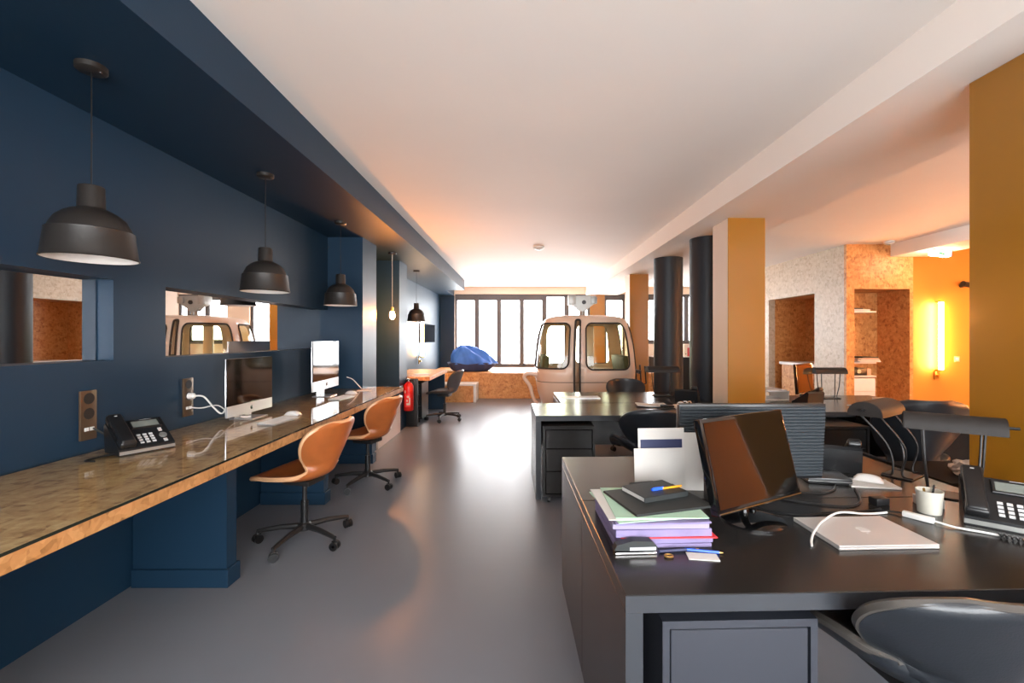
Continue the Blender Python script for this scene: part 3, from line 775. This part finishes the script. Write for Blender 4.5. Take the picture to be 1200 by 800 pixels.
# ================================================================== DESK LAMPS (long half-round shade on a wire stand)
def desk_lamp(label, loc, rz, L_=.50, zc=.33, tilt=0., wdt=.062, m='charcoal_metal', reach=(0, 0)):
    """shade runs along local y; stands on a desk"""
    t = thing('desk_lamp', label, 'lamp', loc, rz, 'dark desk lamps with long shades')
    M = T(reach[0], reach[1], zc) @ RX(tilt)
    SH = .066
    # half round shell
    g = []
    for i in range(13):
        a = PI*i/12; row = []
        for j in range(9): row.append(M @ Vector((wdt*math.cos(a), -L_/2+L_*j/8, SH*math.sin(a)**.8)))
        g.append(row)
    B().sheet(g, .004).obj('shade', m, t, smooth=60)
    for y in (-L_/2, L_/2):
        B().prism([(wdt*math.cos(PI*i/12), SH*math.sin(PI*i/12)**.8) for i in range(13)], y-.003, y+.003, 'y', M).obj('end_cap', m, t, smooth=None)
    B().cyl(M @ Vector((0, -L_/2+.03, .022)), M @ Vector((0, L_/2-.03, .022)), .012, n=12).obj('tube_lamp', 'frost', t)
    B().cyl(M @ Vector((0, -L_/2, .03)), M @ Vector((0, -L_/2-.04, .03)), .006, n=8).obj('switch_knob', 'black_plastic', t)
    for y in (-L_*.30, L_*.30):
        for x in (-.03, .03):
            B().tube(smooth_path([M @ Vector((x*1.3, y, .0)), (x*1.1, y*.93, zc*.5), (x*.6, y*.8, .02), (x*2.0, y*.8, .006)]), .005, 6).obj('stand_wire', 'black_metal', t)
    B().box(-.06, .06, -L_*.30, L_*.30, 0, .006, bev=.002, seg=1).obj('foot', 'black_metal', t, smooth=None)
    return t
desk_lamp('dark long shaded lamp at the right edge of the nearest desk, above the phone', (1.815, 1.885, .7105), R(52), .31, .277, 0, .052)
desk_lamp('dark long shaded lamp pointing end-on behind the nearest desks', (1.85, 2.17, .7105), R(-57), .28, .295, 0, .07, reach=(-.08, -.07))
desk_lamp('dark lamp with a wide shade beside the small far monitor', (3.38, 4.92, .7105), R(90), .34, .27)
desk_lamp('dark long shaded lamp in front of the round column', (1.62, 5.12, .7105), R(92), .36, .27)

# ================================================================== THINGS ON THE NEAREST DESKS
ZT = .7105
# laptop
t = thing('laptop', 'closed silver laptop lying on the nearest desk', 'laptop', (1.16, 1.525, ZT), R(2))
B().box(-.163, .163, -.113, .113, 0, .008, bev=.003).obj('base', 'laptop_alu', t, smooth=None)
lid = B().box(-.163, .163, -.113, .113, .0085, .0145, bev=.0025).obj('lid', 'laptop_alu', t, smooth=None)
emblem(.046, T(.005, 0, .0146) @ RZ(PI), 'white_plastic', lid)
cable('laptop_cable', 'white charging cable running over the closed laptop', [(.93, 1.43, ZT+.004), (.945, 1.455, ZT+.012), (.985, 1.50, ZT+.022), (1.07, 1.585, ZT+.020), (1.18, 1.66, ZT+.020), (1.28, 1.675, ZT+.010), (1.34, 1.69, ZT+.005), (1.39, 1.70, ZT+.005)], .0038, 'white_plastic')
t = thing('charger_plug', 'white extension plug of the laptop charger beside the phone', 'charger', (1.46, 1.645, ZT), R(-56))
B().box(-.045, .045, -.012, .012, 0, .02, bev=.005).obj('body', 'white_plastic', t)
B().tube(smooth_path([(.045, 0, .01), (.10, .005, .006), (.16, .03, .005), (.22, .05, .005)]), .0036, 6).obj('lead', 'white_plastic', t)
B().tube(smooth_path([(-.045, 0, .01), (-.07, .0, .006), (-.12, -.03, .004)]), .0035, 6).obj('thin_lead', 'black_plastic', t)
cable('handset_cord', 'coiled black handset cord in front of the desk phone', [(1.60+.08*k/40+.005*math.sin(k*PI/2), 1.50-.10*k/40+.003*math.sin(k*PI/2), ZT+.008+.005*math.cos(k*PI/2)) for k in range(41)], .003, 'black_plastic', k=3)
# cup and small tray
t = thing('frosted_cup', 'frosted white cup holding small bits beside the desk lamp', 'cup', (1.565, 1.715, ZT))
B().lathe([(0, 0), (.036, 0), (.042, .085), (.039, .085), (.034, .006), (0, .006)], 32).obj('cup', 'frost', t)
B().cyl((.0, 0, .01), (.03, .012, .10), .004, n=8).obj('pen', 'black_plastic', t)
B().cyl((-.01, .005, .01), (-.03, -.01, .095), .004, n=8).obj('pen', 'brass', t)
t = thing('sticky_note_block', 'small white block of notes with an orange top beside the frosted cup', 'notes', (1.625, 1.785, ZT), R(-20))
B().box(-.04, .04, -.03, .03, 0, .035, bev=.002).obj('block', 'paper_white', t, smooth=None)
B().box(-.032, .032, -.024, .024, .0352, .042, bev=.001).obj('top_pad', 'cardboard', t, smooth=None)
# paper stack -------------------------------------------------------
sx, sy = .45, 1.585
t = thing('paper_stack', 'thick stack of lilac and white papers on the nearest desk', 'paper stack', (sx, sy, ZT), R(2))
z = 0
for k, (h_, m_, dx, dy, rr) in enumerate([(.012, 'paper_lilac', 0, 0, 0), (.018, 'paper_lilac', .004, .003, 1.2), (.004, 'red_plastic', .02, -.004, -1), (.024, 'paper_lilac', 0, 0, .6), (.016, 'paper_mixed', -.004, .004, -1), (.006, 'paper_lilac', -.002, -.002, 1)]):
    B().box(-.155+dx, .155+dx, -.16+dy, .16+dy, z, z+h_-.0004, RZ(R(rr)), bev=.001, seg=1).obj('sheet_bundle', m_, t, smooth=None); z += h_
t = thing('green_sheets', 'pale green sheets fanned out under the black folder', 'papers', (.445, 1.585, ZT+.0805), R(6))
for k, (m_, dx, rr) in enumerate((('paper_green', -.012, 4), ('paper_white', -.02, -3), ('paper_green', .012, -6))):
    B().box(-.15+dx, .15+dx, -.145, .145, k*.003, k*.003+.0026, RZ(R(rr))).obj('sheet', m_, t, smooth=None)
t = thing('black_folder', 'flat black folder lying on the paper stack', 'folder', (.485, 1.60, ZT+.0895), R(16))
B().box(-.15, .15, -.12, .12, 0, .004, bev=.0015, seg=1).obj('cover', 'folder_black', t, smooth=None)
B().box(-.148, .148, -.118, .118, .0042, .007).obj('back_cover', 'folder_black', t, smooth=None)
t = thing('black_notebook', 'black hardback notebook on top of the folder', 'notebook', (.49, 1.645, ZT+.097), R(22))
B().box(-.095, .095, -.07, .07, 0, .002, bev=.0008, seg=1).box(-.095, .095, -.07, .07, .016, .018, bev=.0008, seg=1).box(-.095, .095, -.07, -.067, 0, .018).obj('cover', 'folder_black', t, smooth=None)
B().box(-.092, .092, -.067, .067, .002, .016).obj('pages', 'paper_white', t, smooth=None)
t = thing('ballpoint_pen', 'orange ballpoint pen with a blue cap on the black notebook', 'pen', (.525, 1.635, ZT+.1192), R(20))
B().cyl((-.01, 0, 0), (.075, 0, 0), .004, n=8).obj('barrel', 'orange_plastic', t)
c = B().cyl((-.055, 0, 0), (-.01, 0, 0), .0052, n=10).obj('cap', 'blue_plastic', t); B().box(-.05, -.005, -.0015, .0015, .004, .007).obj('clip', 'blue_plastic', c, smooth=None)
t = thing('black_pen', 'slim black pen lying at the back of the notebook', 'pen', (.47, 1.745, ZT+.098), R(14))
B().cyl((-.05, 0, .005), (.05, 0, .005), .004, n=8).obj('barrel', 'black_plastic', t); B().cyl((.05, 0, .005), (.06, 0, .005), .003, .001, n=8).obj('tip', 'chrome', t)
# standing brochures
def brochure(label, loc, rz, w_, h_, tilt, navy=False, name='brochure'):
    t = thing(name, label, 'brochure', loc, rz, 'upright brochures behind the paper stack')
    M = RX(-tilt)
    B().box(-w_/2, w_/2, 0, .004, 0, h_, M).obj('cover', 'paper_white', t, smooth=None)
    if navy: B().box(-w_/2+.01, w_/2-.01, -.0006, -.0001, h_-.085, h_-.048, M).obj('printed_band', 'ink_navy', t, smooth=None)
    return t
brochure('white upright brochure with a navy band behind the paper stack', (.612, 1.93, ZT), R(4), .205, .275, R(4), True)
brochure('plain white card leaning in front of the navy banded brochure', (.585, 1.90, ZT), R(3), .20, .195, R(5))
brochure('white upright brochure half hidden by the glossy monitor', (.74, 1.96, ZT), R(-4), .12, .25, R(3))
# stapler and bits at the front of the stack
t = thing('stapler', 'black stapler in front of the paper stack', 'stapler', (.355, 1.392, ZT), R(3))
B().box(-.065, .065, -.016, .016, 0, .008, bev=.003).obj('base', 'chrome', t)
B().prism([(-.068, .014), (.06, .010), (.068, .022), (.05, .040), (-.01, .043), (-.06, .030)], -.015, .015, 'y', RX(0)).obj('head', 'folder_black', t, smooth=None)
B().box(-.02, .062, -.0155, -.0152, .014, .024).obj('side_plate', 'aluminium', t, smooth=None)
for nm, lab, m_, x, y, a, l_ in (('ballpoint_pen', 'dark blue pen lying in front of the lilac papers', 'ink_navy', .49, 1.40, 8, .12), ('ballpoint_pen', 'bright blue pen among the bits beside the stapler', 'blue_plastic', .565, 1.395, -12, .10)):
    t = thing(nm, lab, 'pen', (x, y, ZT), R(a)); B().cyl((-l_/2, 0, .0045), (l_/2, 0, .0045), .0042, n=8).obj('barrel', m_, t); B().cyl((l_/2, 0, .0045), (l_/2+.012, 0, .0045), .003, .0008, n=8).obj('tip', 'brass', t)
t = thing('paper_scrap', 'white scrap of paper at the foot of the paper stack', 'paper', (.555, 1.365, ZT), R(-8)); B().box(-.045, .045, -.022, .022, 0, .0025).obj('sheet', 'paper_white', t, smooth=None)
t = thing('tape_dispenser', 'tiny brass paper clip cluster beside the stapler', 'clips', (.452, 1.365, ZT)); B().tube([(.012*math.cos(a), .009*math.sin(a), .004) for a in [2*PI*k/16 for k in range(16)]], .003, 6, closed=True).obj('clip', 'brass', t)
t.name = 'paper_clip'
# rear desk: notebook, mouse, black box
t = thing('notepad', 'white notepad with a mouse on it on the rear half of the nearest desks', 'notepad', (1.585, 2.04, ZT), R(-10))
B().box(-.10, .10, -.06, .06, 0, .008, bev=.001, seg=1).obj('pages', 'paper_white', t, smooth=None); B().box(-.10, .10, .05, .06, .0082, .010).obj('binding', 'steel_grey', t, smooth=None)
mouse('white mouse resting on the white notepad', (1.60, 2.06, ZT+.0104), R(50))
t = thing('black_case', 'flat black case beside the white notepad', 'case', (1.42, 2.10, ZT), R(-12))
B().box(-.09, .09, -.07, .07, 0, .03, bev=.006).obj('body', 'black_plastic', t); B().box(-.092, .092, -.072, .072, .014, .016).obj('seam', 'steel_grey', t, smooth=None)
cable('black_cable', 'black cable snaking from the glossy monitor across the desk', [(.93, 1.84, ZT+.004), (1.03, 1.86, ZT+.004), (1.15, 1.80, ZT+.004), (1.28, 1.765, ZT+.004), (1.36, 1.80, ZT+.004), (1.42, 1.88, ZT+.004), (1.47, 1.97, ZT+.004)], .004, 'black_plastic', group='black desk cables')
cable('black_cable', 'thin black cable lying behind the closed laptop', [(.90, 1.76, ZT+.004), (.98, 1.70, ZT+.004), (1.06, 1.675, ZT+.004), (1.16, 1.70, ZT+.004), (1.28, 1.71, ZT+.004), (1.40, 1.74, ZT+.004)], .0035, 'black_plastic', group='black desk cables')
cable('black_cable', 'black cable running from behind the monitor toward the rear phone', [(.98, 1.90, ZT+.004), (1.12, 1.95, ZT+.004), (1.26, 1.91, ZT+.004), (1.36, 1.95, ZT+.004), (1.42, 2.02, ZT+.004)], .003, 'black_plastic', group='black desk cables')
t = thing('power_adapter', 'small black power adapter next to the frosted cup', 'adapter', (1.44, 1.80, ZT), R(10)); B().box(-.03, .03, -.02, .02, 0, .028, bev=.004).obj('body', 'black_plastic', t); B().cyl((.03, 0, .014), (.045, 0, .014), .006, n=8).obj('strain_relief', 'black_plastic', t)
# crumpled paper on pedestal behind the column
b = B(); bmesh.ops.create_icosphere(b.bm, subdivisions=3, radius=.07)
for v in b.bm.verts: v.co *= 1+random.uniform(-.22, .15); v.co.z = max(v.co.z*.7, -.035)
tag(b.obj('crumpled_paper', 'paper_white', loc=(2.46, 2.47, .62+.036), smooth=None), 'crumpled white paper behind the desk lamp legs', 'paper')

# ================================================================== THINGS ON THE MIDDLE AND FAR DESKS
keyboard('pale keyboard on the middle desks near the cabin', (.66, 4.95, ZT), R(2), 'white_plastic', .42, .14)
t = thing('open_notebook', 'open white notebook on the middle desk', 'notebook', (1.27, 4.36, ZT), R(-6))
for s_ in (-1, 1): B().box(min(0, s_*.14), max(0, s_*.14), -.09, .09, 0, .008, RY(-s_*R(4))@T(0, 0, .004)).obj('page_block', 'paper_white', t, smooth=None)
t = thing('stapler', 'black stapler beside the open notebook on the middle desk', 'stapler', (1.37, 4.18, ZT), R(6))
B().box(-.07, .07, -.016, .016, 0, .01, bev=.003).obj('base', 'black_plastic', t); B().box(-.07, .06, -.015, .015, .02, .04, RY(R(5)), bev=.006).obj('head', 'black_plastic', t)
t = thing('cable_box', 'pale tray heaped with white and pink cables on the middle desk', 'tray', (1.54, 4.20, ZT), 0)
B().box(-.09, .09, -.07, .07, 0, .03, bev=.005).obj('tray', 'pink_panel', t)
for k in range(3): B().tube([(.03*k-.02+.05*math.cos(a), .01*k+.045*math.sin(a), .045+.02*math.sin(a*2+k)) for a in [2*PI*q/24 for q in range(24)]], .006, 6, closed=True).obj('cable_loop', ['white_plastic', 'cardboard', 'black_plastic'][k], t)
t = thing('paper_sheets', 'loose white sheets on the far right desk', 'papers', (3.35, 4.35, ZT), R(10))
B().box(-.12, .12, -.09, .09, 0, .004).obj('sheet', 'paper_white', t, smooth=None); B().box(-.10, .14, -.07, .10, .0042, .006, RZ(.2)).obj('sheet', 'paper_white', t, smooth=None)
t = thing('small_box', 'small white box on the far right desk', 'box', (3.66, 4.55, ZT), R(5)); B().box(-.06, .06, -.04, .04, 0, .045, bev=.003).obj('carton', 'paper_white', t, smooth=None); B().box(-.062, .062, -.042, .042, .0455, .055, bev=.003).obj('lid', 'cardboard', t, smooth=None)
t = thing('paper_tray', 'white letter tray left of the small far monitor', 'tray', (2.72, 4.92, ZT), R(4))
B().box(-.13, .13, -.16, .16, 0, .006).box(-.13, .13, -.16, .16, .09, .096).box(-.13, -.125, -.16, .16, .006, .09).box(.125, .13, -.16, .16, .006, .09).obj('tray', 'white_plastic', t, smooth=None)
B().box(-.11, .11, -.15, .14, .0965, .11).obj('papers', 'paper_white', t, smooth=None)

# far left desk papers, lamp
t = thing('paper_sheets', 'scattered papers on the far wood topped desk', 'papers', (-1.62, 7.3, .7605), R(12))
B().box(-.12, .12, -.1, .1, 0, .004).obj('sheet', 'paper_white', t, smooth=None); B().box(-.05, .18, .05, .3, .0045, .007, RZ(.3)).obj('sheet', 'paper_white', t, smooth=None)
t = thing('paper_sheets', 'pinkish booklet on the near edge of the far wood topped desk', 'booklet', (-1.82, 7.22, .7605), R(-8)); B().box(-.10, .10, -.07, .07, 0, .012, bev=.001, seg=1).obj('pages', 'pink_panel', t, smooth=None); B().box(-.10, .10, -.07, .07, .0122, .014).obj('cover', 'cardboard', t, smooth=None)

# ================================================================== GLOWING TUBE LAMPS
def tube_lamp(label, loc, rz, L_, r, m='tube_glow'):
    """wall lamp, wall behind local +y"""
    t = thing('tube_wall_lamp', label, 'lamp', loc, rz, 'vertical glowing tube lamps')
    B().cyl((0, 0, 0), (0, 0, L_), r, n=20).obj('glowing_tube', m, t)
    for z in (-.025, L_): B().cyl((0, 0, z), (0, 0, z+.025), r*1.15, n=20).obj('end_cap', 'brass', t)
    for z in (-.012, L_+.012): B().cyl((0, 0, z), (0, .085, z), .012, n=10).obj('bracket', 'brass', t)
    B().box(-.035, .035, .06, .078, -.16, -.02, bev=.008).cyl((0, .06, -.10), (0, .02, -.10), .02, n=12).obj('mount', 'brass', t)
tube_lamp('long glowing orange tube lamp on the orange wall', (6.28, 6.69, .90), 0, 1.0, .03)
tube_lamp('added unseen orange tube lamp on the far right wall, opposite the black chair', (XR-.09, 3.6, .90), -PI/2, 1.0, .03, 'tube_glow_added')  # out of view, added to warm the ceiling
tube_lamp('added unseen orange tube lamp on the far right wall, level with the nearest desk', (XR-.09, 1.2, .90), -PI/2, 1.0, .03, 'tube_glow_added')  # another unseen tube added for warm light on the ceiling
tube_lamp('small glowing tube lamp above the far wood topped desk', (XL+.10, 9.4, .98), PI/2, .72, .03, 'tube_glow_small')

# ceiling sensors, emergency light, spot, switches
def detector(label, loc, r=.06):
    t = thing('smoke_detector', label, 'detector', loc, 0)
    B().lathe([(0, 0), (r, 0), (r, -.015), (r*.8, -.035), (r*.45, -.045), (0, -.045)], 28).obj('body', 'white_plastic', t); B().lathe([(0, -.045), (r*.3, -.045), (r*.25, -.052), (0, -.052)], 16).obj('sensor', 'steel_grey', t)
detector('round smoke detector in the middle of the white ceiling', (.27, 6.73, ZC), .085)
detector('small white sensor on the ceiling by the shelf niche', (5.22, 6.35, ZC), .07)
t = thing('emergency_light', 'bright white and green emergency light under the short ceiling beam', 'light', (5.66, 6.05, 2.557), R(20))
B().box(-.19, .19, -.045, .045, -.02, 0, bev=.005).obj('mount', 'white_plastic', t)
B().box(-.18, .18, -.04, .04, -.085, -.02, bev=.025, seg=4).obj('diffuser', 'sign_glow', t)
B().box(-.10, .04, -.0425, -.0402, -.072, -.04).obj('green_strip', 'green_sign', t, smooth=None)
B().box(.19, .205, -.04, .04, -.08, 0, bev=.004).obj('end_cap', 'red_plastic', t)
t = thing('wall_spotlight', 'small black spotlight on the orange wall by the ochre column', 'spotlight', (6.66, 6.775, 2.16), 0)
B().cyl((0, 0, 0), (0, -.03, 0), .03, n=16).obj('base', 'black_metal', t); B().cyl((0, -.03, 0), (.0, -.07, .01), .012, n=10).obj('arm', 'black_metal', t); B().cyl((-.06, -.09, .02), (.06, -.08, 0), .04, n=18).obj('head', 'black_metal', t)
def switch(label, loc):
    t = thing('light_switch', label, 'switch', loc)
    B().box(-.04, .04, -.008, 0, -.04, .04, bev=.003).obj('plate', 'cardboard', t); B().box(-.022, .022, -.012, -.0085, -.022, .022, bev=.002).obj('rocker', 'white_plastic', t)
switch('light switch on the orange wall right of the glowing tube', (6.60, 6.779, 1.05))

# shelf niche contents
def shelf(label, z):
    o = B().box(-.19, .19, -.24, .24, -.012, .012, bev=.002, seg=1).obj('shelf_board', 'pink_panel', loc=(5.085, YO+.28, z), smooth=None); tag(o, label, 'shelf', 'boards in the shelf niche')
shelf('upper shelf board in the strand board niche', 1.755); shelf('middle shelf board in the niche, under the magazines', 1.00); shelf('lower shelf board in the niche, above the white drawers', .80)
t = thing('folded_papers', 'folded papers on the upper niche shelf', 'papers', (5.07, YO+.2, 1.7675)); B().box(-.12, .12, -.15, .15, 0, .03, bev=.004).obj('bundle', 'paper_white', t, smooth=None); B().box(-.16, .02, -.12, .1, .0305, .05, RZ(.2), bev=.004).obj('bundle', 'folder_black', t, smooth=None)
t = thing('magazine_pile', 'pile of magazines spilling over the middle niche shelf', 'magazines', (5.10, YO+.16, 1.0125), R(6))
for k in range(5): B().box(-.17+.01*k, .20-.012*k, -.18, .12, k*.016, k*.016+.014, RZ(R(4*(-1)**k)), bev=.002, seg=1).obj('magazine', ['paper_white', 'pink_panel', 'paper_white', 'cardboard', 'folder_black'][k], t, smooth=None)
t = thing('black_device', 'small black device on the lower niche shelf', 'device', (5.05, YO+.2, .8125)); B().box(-.12, .10, -.15, .1, 0, .11, bev=.01).obj('body', 'black_plastic', t); B().cyl((-.03, -.15, .06), (-.03, -.16, .06), .03, n=16).obj('dial', 'steel_grey', t); B().box(.105, .16, -.14, .1, 0, .10, bev=.004).obj('side_carton', 'cardboard', t, smooth=None)
t = thing('drawer_unit', 'white drawer unit at the bottom of the niche', 'drawers', (5.08, YO+.28, 0)); B().box(-.185, .185, -.23, .23, 0, .775, bev=.003, seg=1).obj('carcass', 'pink_panel', t, smooth=None)
for k in range(4): B().box(-.175, .175, -.245, -.231, .02+k*.187, .20+k*.187, bev=.002, seg=1).obj('drawer', 'white_plastic', t, smooth=None)
# doorway recess shelf
t = thing('recess_shelf', 'white shelf inside the doorway recess of the pale partition', 'shelf', (5.15, 7.9, .88)); B().box(-.3, .3, -.5, .5, 0, .05, bev=.003, seg=1).obj('board', 'white_plastic', t, smooth=None); B().box(-.28, .28, -.45, .45, -.88, -.002).obj('support', 'osb_warm', t, smooth=None)

# items under the high window between the round columns
t = thing('sideboard', 'low dark sideboard under the high silled window', 'sideboard', (4.0, 11.8, 0))
B().box(-.55, .7, -.25, .25, 0, .86, bev=.004).obj('carcass', 'charcoal_metal', t, smooth=None); B().box(-.56, .71, -.26, .26, .862, .885, bev=.004).obj('top', 'white_plastic', t, smooth=None)
for x in (-.54, .08): B().box(x, x+.6, -.265, -.252, .04, .82).obj('door', 'charcoal_metal', t, smooth=None)
for nm, lab, x, m_, h_ in (('binder', 'pale blue binder standing on the far sideboard', 4.52, 'blue_fabric', .34), ('binder', 'red binder standing on the far sideboard', 4.40, 'red_plastic', .22), ('binder', 'cream binder standing on the far sideboard', 4.28, 'cream_paint', .3)):
    t = thing(nm, lab, 'binder', (x, 11.72, .8855)); B().box(-.04, .04, -.12, .12, 0, h_, bev=.003).obj('cover', m_, t, smooth=None); B().cyl((0, -.121, .06), (0, -.1225, .06), .015, n=12).obj('finger_ring', 'black_metal', t)

# ================================================================== SOCKET PLATES AND LEFT DESK CABLES
def socket(label, y, plugs):
    t = thing('wall_socket', label, 'socket', (XL, y, .87), 0, 'tall bronze wall socket plates')
    B().box(0, .012, -.042, .042, 0, .245, bev=.003).obj('plate', 'bronze_plate', t)
    for k in range(2): B().lathe([(0, .013), (.028, .013), (.028, .0125), (.022, .008), (0, .008)], 24, T(0, 0, .205-.075*k) @ RY(PI/2)).obj('socket_hole', 'socket_dark', t)
    for s_ in (-1, 1): B().box(.012, .016, s_*.014-.01, s_*.014+.01, .045, .062).obj('data_port', 'white_plastic', t, smooth=None)
    if plugs: B().lathe([(0, .012), (.02, .012), (.018, .045), (.008, .055), (0, .055)], 20, T(0, 0, .13) @ RY(PI/2)).obj('plug', 'white_plastic', t)
socket('tall bronze socket plate on the blue wall beside the desk phone', 2.23, False)
socket('tall bronze socket plate with white plugs beside the nearer computer', 2.90, True)
cable('phone_lead', 'black lead from the socket plate to the desk phone on the long desk', [(XL+.018, 2.245, .925), (-2.10, 2.26, .89), (-2.06, 2.28, .84), (-2.03, 2.30, ZD+.005), (-1.98, 2.36, ZD+.005)], .004, 'black_plastic')
cable('flat_lead', 'black lead lying on the long desk in front of the phone', [(-1.93, 2.03, ZD+.005), (-1.98, 2.04, ZD+.005), (-1.96, 2.14, ZD+.005), (-1.90, 2.20, ZD+.005)], .005, 'black_plastic')
cable('white_power_lead', 'white power lead from the socket plate to the nearer computer', [(XL+.05, 2.90, 1.0), (-2.07, 2.93, .99), (-2.03, 2.97, .91), (-2.0, 3.0, .87), (-1.99, 3.05, .92), (-1.98, 3.10, .96), (-1.97, 3.15, .93), (-1.96, 3.14, .86), (-1.92, 3.08, ZD+.02), (-1.90, 3.15, ZD+.012)], .0055, 'white_plastic')
cable('white_data_lead', 'thin white data lead looping behind the nearer computer', [(XL+.018, 2.905, .925), (-2.10, 2.95, .915), (-2.04, 3.02, .92), (-1.99, 3.06, .86), (-1.96, 3.1, ZD+.02), (-1.96, 3.2, ZD+.01)], .004, 'white_plastic')
cable('white_data_lead', 'white lead behind the farther computer', [(-1.83, 4.72, .96), (-1.80, 4.80, .93), (-1.76, 4.86, .86), (-1.74, 4.9, ZD+.008), (-1.70, 4.86, ZD+.006)], .005, 'white_plastic')
t = thing('paper_sheets', 'white sheet lying on the long desk by the farther computer', 'paper', (-1.66, 4.75, ZD), R(10)); B().box(-.07, .07, -.05, .05, 0, .004).obj('sheet', 'paper_white', t, smooth=None)

# ================================================================== FIRE EXTINGUISHER
t = thing('fire_extinguisher', 'red fire extinguisher hanging beside the blue pier', 'extinguisher', (-1.70, 6.80, .27))
B().lathe([(0, 0), (.066, 0), (.074, .012), (.074, .36), (.066, .39), (.045, .415), (.026, .425), (.026, .44), (0, .44)], 32).obj('cylinder', 'red_paint', t)
v = B().cyl((0, 0, .44), (0, 0, .47), .02, n=16).box(-.012, .012, -.05, .03, .468, .482).obj('valve', 'chrome', t)
B().box(-.01, .01, -.085, .02, .492, .502, RX(R(8)), bev=.003).obj('lever', 'black_metal', v)
B().tube(smooth_path([(.02, 0, .455), (.08, -.01, .45), (.10, -.01, .38), (.095, -.01, .2), (.09, -.01, .1)]), .009, 8).obj('hose', 'black_plastic', t)
b = B()
g = [[Vector((.0755*math.sin(R(-38+76*i/10)), -.0755*math.cos(R(-38+76*i/10)), .06+.20*j)) for j in range(2)] for i in range(11)]
lb_ = b.sheet(g, .001).obj('label', 'red_plastic', t)
for z0, z1, a0, a1 in ((.09, .12, -10, 32), (.12, .20, 18, 32), (.20, .23, -5, 20), (.14, .17, -10, 5), (.27, .31, -34, -18)):
    B().sheet([[Vector((.0768*math.sin(R(a0+(a1-a0)*i/4)), -.0768*math.cos(R(a0+(a1-a0)*i/4)), z0+(z1-z0)*j)) for j in range(2)] for i in range(5)], .0008).obj('pictogram', 'paper_white', lb_)
B().box(-.03, .03, .075, .1095, .2, .46).box(-.04, .04, .06, .09, .30, .32).obj('wall_bracket', 'black_metal', t, smooth=None)
tag(B().box(-.09, .09, -.02, .02, 0, .74, bev=.004).obj('bracket_post', 'black_metal', loc=(-1.675, 6.93, 0)), 'dark post panel carrying the red extinguisher', 'post')

# ================================================================== BEAN BAG
t = thing('bean_bag', 'big blue slumped bean bag on the wooden platform', 'bean bag', (-1.20, 10.75, .576))
def bag(z0, z1, nlev, fn, name, m, n=72):
    b = B(); rings = []
    for q in range(nlev+1):
        v = q/nlev; rings.append([b.bm.verts.new(fn(2*PI*k/n, v)) for k in range(n)])
    for p, q in zip(rings, rings[1:]):
        for k in range(n): b.bm.faces.new((p[k], p[(k+1) % n], q[(k+1) % n], q[k]))
    b.bm.faces.new(rings[0][::-1]); b.bm.faces.new(rings[-1])
    return b.obj(name, m, t, smooth=80)
def upper(a, v):
    # slumped mound, high on the left, a low lobe running out to the right
    rr = math.cos(v*PI/2)**.55
    fold = 1+.05*math.sin(5*a+4*v)+.035*math.sin(11*a-6*v+1)+.02*math.sin(19*a+9*v)
    x = (.46+.16*max(0, math.cos(a))*(1-v)**1.2)*rr*fold*math.cos(a)-.12*v
    y = .42*rr*fold*math.sin(a)
    z = .17+(.40+.05*math.sin(3*a+1))*math.sin(v*PI/2)**1.1+.03*math.sin(7*a+5*v)*math.sin(v*PI)
    z -= .10*max(0, math.cos(a))*(1-v)*v*2
    return (x, y, z)
def lower(a, v):
    fold = 1+.03*math.sin(6*a+2)+.02*math.sin(13*a)
    rr = (.40+.14*v**.6)*fold
    return (rr*(1.0+.16*max(0, math.cos(a))*v)*math.cos(a), rr*.8*math.sin(a), .19*v+.02*v*math.sin(5*a))
bag(0, 1, 18, upper, 'upper_bag', 'blue_fabric'); bag(0, 1, 6, lower, 'lower_bag', 'navy_fabric')
